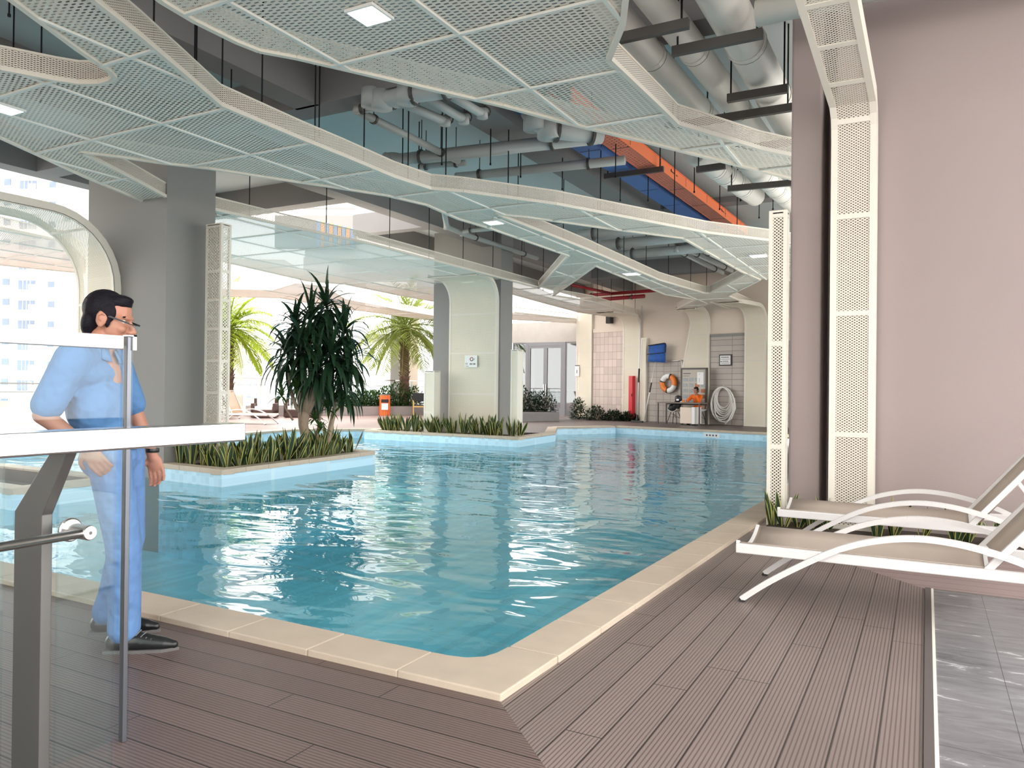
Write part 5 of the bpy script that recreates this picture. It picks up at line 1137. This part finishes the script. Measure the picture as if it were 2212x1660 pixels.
# ------------------------------------------------------------------ the outside
b = MB(); b.bx(-400,400,-400,400,-30.2,-30); struct(b.build('ground', mat('city_ground', (.45,.44,.42), .9, var=.1, scale=.05), keep=True), 'ground far below')
b = MB(); b.prism([(-40,-7),(9,-7),(9,40),(-40,40)], -1.9, -1.4); struct(b.build('podium', m_white, keep=True))
m_apt = mat('cream_white_facade', (.8,.79,.77), .8, var=.02, scale=.1); m_yel = mat('yellow_facade', (.85,.62,.25), .8, var=.04); m_win = mat('blue_grey_window', (.15,.19,.27), .25, var=.25, scale=.6); m_win2 = mat('pale_window', (.3,.32,.36), .3, var=.2)
def building(label, px0, px1, ytop, ybot, dep, thick, m, name='apartment_building', horizon=None):
    a, c = pd(px0,830,dep), pd(px1,830,dep); a.z = c.z = 0; U = (c-a).normalized(); Nn = Vector((U.y,-U.x,0)); Wd = (c-a).length
    zt, zb_ = pd((px0+px1)/2,ytop,dep).z, pd((px0+px1)/2,ybot,dep).z; t = thing(name, label, 'building', ((a.x+c.x)/2,(a.y+c.y)/2,zb_)); rz = math.atan2(U.y,U.x)
    b = MB(); b.box((a+c)/2-Nn*thick/2+Vector((0,0,(zt+zb_)/2)), (Wd,thick,zt-zb_), rz); b.build('facade', m, t)
    sc = dep/F
    def rect(nm, x0, x1, y0, y1, mm, o0=-.1, o1=.12, par=None):
        p, q = pd(x0,y0,dep), pd(x1,y1,dep); u0, u1 = (p-a).dot(U), (q-a).dot(U); b = MB(); b.box(a+U*(u0+u1)/2+Nn*(o0+o1)/2+Vector((0,0,(p.z+q.z)/2)), (abs(u1-u0),o1-o0,abs(p.z-q.z)), rz); return b.build(nm, mm, par or t)
    return t, rect
t, rect = building('tall cream apartment block with balconies at far left', -330, 152, -260, 1150, 119, 18, m_apt)
for k in range(15):
    y = 600+43.2*(k-6)
    if y > 905: break
    for x0, x1, dy, hh, mm in ((6,20,2,14,m_win),(40,75,6,24,m_win),(104,117,8,13,m_win),(135,151,-6,14,m_win2)):
        if y+dy < 330: continue
        w = rect('window', x0+((y-600)*-.012), x1+((y-600)*-.012), y+dy, y+dy+hh, mm)
        if x0 == 40:
            for xx in (50,58,66): rect('mullion', xx-.4+((y-600)*-.012), xx+.4+((y-600)*-.012), y+dy, y+dy+hh, m_white2, .12, .16, w)
    if y > 320:
        bl = rect('balcony', 26, 86, y+28, y+38, m_apt, 0, 1.3); rect('balcony_rail', 70, 86, y+16, y+28, m_win2, 1.1, 1.2, bl)
t, rect = building('yellow painted wing at the right edge of the apartment block', 152, 250, -260, 1150, 121, 16, m_yel, 'yellow_building')
rect('white_corner', 166, 250, -200, 1100, m_apt, -.1, .3)
t, rect = building('pale apartment tower behind the dark-leaved tree', 455, 610, 560, 1100, 200, 20, m_apt)
for k in range(12):
    for x0 in (476,498,534,549): rect('window', x0, x0+(6 if x0 != 534 else 8), 600+25*k, 611+25*k, m_win2)
    rect('sill_band', 530, 560, 613+25*k, 614.5+25*k, m_yel)
t, rect = building('plain white building with a grey roof edge behind the palms', 735, 862, 735, 1000, 62, 14, m_white, 'white_building'); rect('roof_edge', 732, 862, 722, 737, m_colgrey, -.1, .5); rect('window_band', 745, 815, 850, 874, mat('green_glass',(.35,.5,.45),.2), -.1, .1)
t, rect = building('blue grey office tower between column and palm', 898, 938, 560, 960, 160, 20, mat('grey_blue_facade',(.5,.53,.62),.6), 'office_tower')
for k in range(10): 
    for j in range(4): rect('window', 903+8*j, 908+8*j, 660+14*k, 668+14*k, m_white2)
t, rect = building('close white building face seen through the roof opening', 655, 1010, 250, 560, 46, 10, m_white, 'white_building')
for k in range(5): rect('panel_joint', 655, 1010, 400+17*k, 400.6+17*k, m_colgrey, -.1, .05)
rect('lower_block', 655, 728, 556, 1150, m_white, -8, .0)
par = rect('coloured_parapet', 600, 770, 470, 540, m_colgrey, .02, .6)
for k in range(9): rect('coloured_tile', 690+9*k, 697+9*k, 482+2*k, 540, (mat('orange_tile',(.8,.36,.12),.6) if k%2 else mat('blue_tile',(.2,.36,.62),.6)), .6, .7, par)
t, rect = building('low white pavilion with a pointed gable behind the glass screen', 0, 150, 868, 960, 70, 8, m_yel, 'gabled_pavilion')
p = pd(64,840,69.5); a, c = pd(10,885,69.5), pd(112,885,69.5); b = MB(); b.add([a,c,p]+[v+Vector((-1.5,3,0)) for v in (a,c,p)], [(0,1,2),(3,5,4),(0,2,5,3),(1,4,5,2)]); b.build('gable_roof', m_white2, t); b = MB(); b.bar(pd(64,900,69.4),pd(64,825,69.4),.3,.3); b.build('gable_post', m_white2, t)
# outer columns of the terrace
for lb,x0,x1,dep,m in (('grey outer column behind the palm trunk',845,864,37,m_colgrey),('tall tiled outer column right of the palm',884,904,38,m_wallbeige)):
    a, c = pd(x0,830,dep), pd(x1,830,dep); b = MB(); b.box(((a.x+c.x)/2,(a.y+c.y)/2,2.3), ((c-a).length,.6,5.0), math.radians(28.5)); struct(b.build('column', m, keep=True), lb)
q, q2 = pd(490,830,34), pd(519,830,34); pillar('pale mesh pillar at the terrace edge behind the loungers', min(q.x,q2.x)-.0, min(q.x,q2.x)+.6, q.y, q.y+.4, 3.6, [.9,1.8,2.7], mf=m_cladfine)
# smooth-shaded tall shapes keep their edges
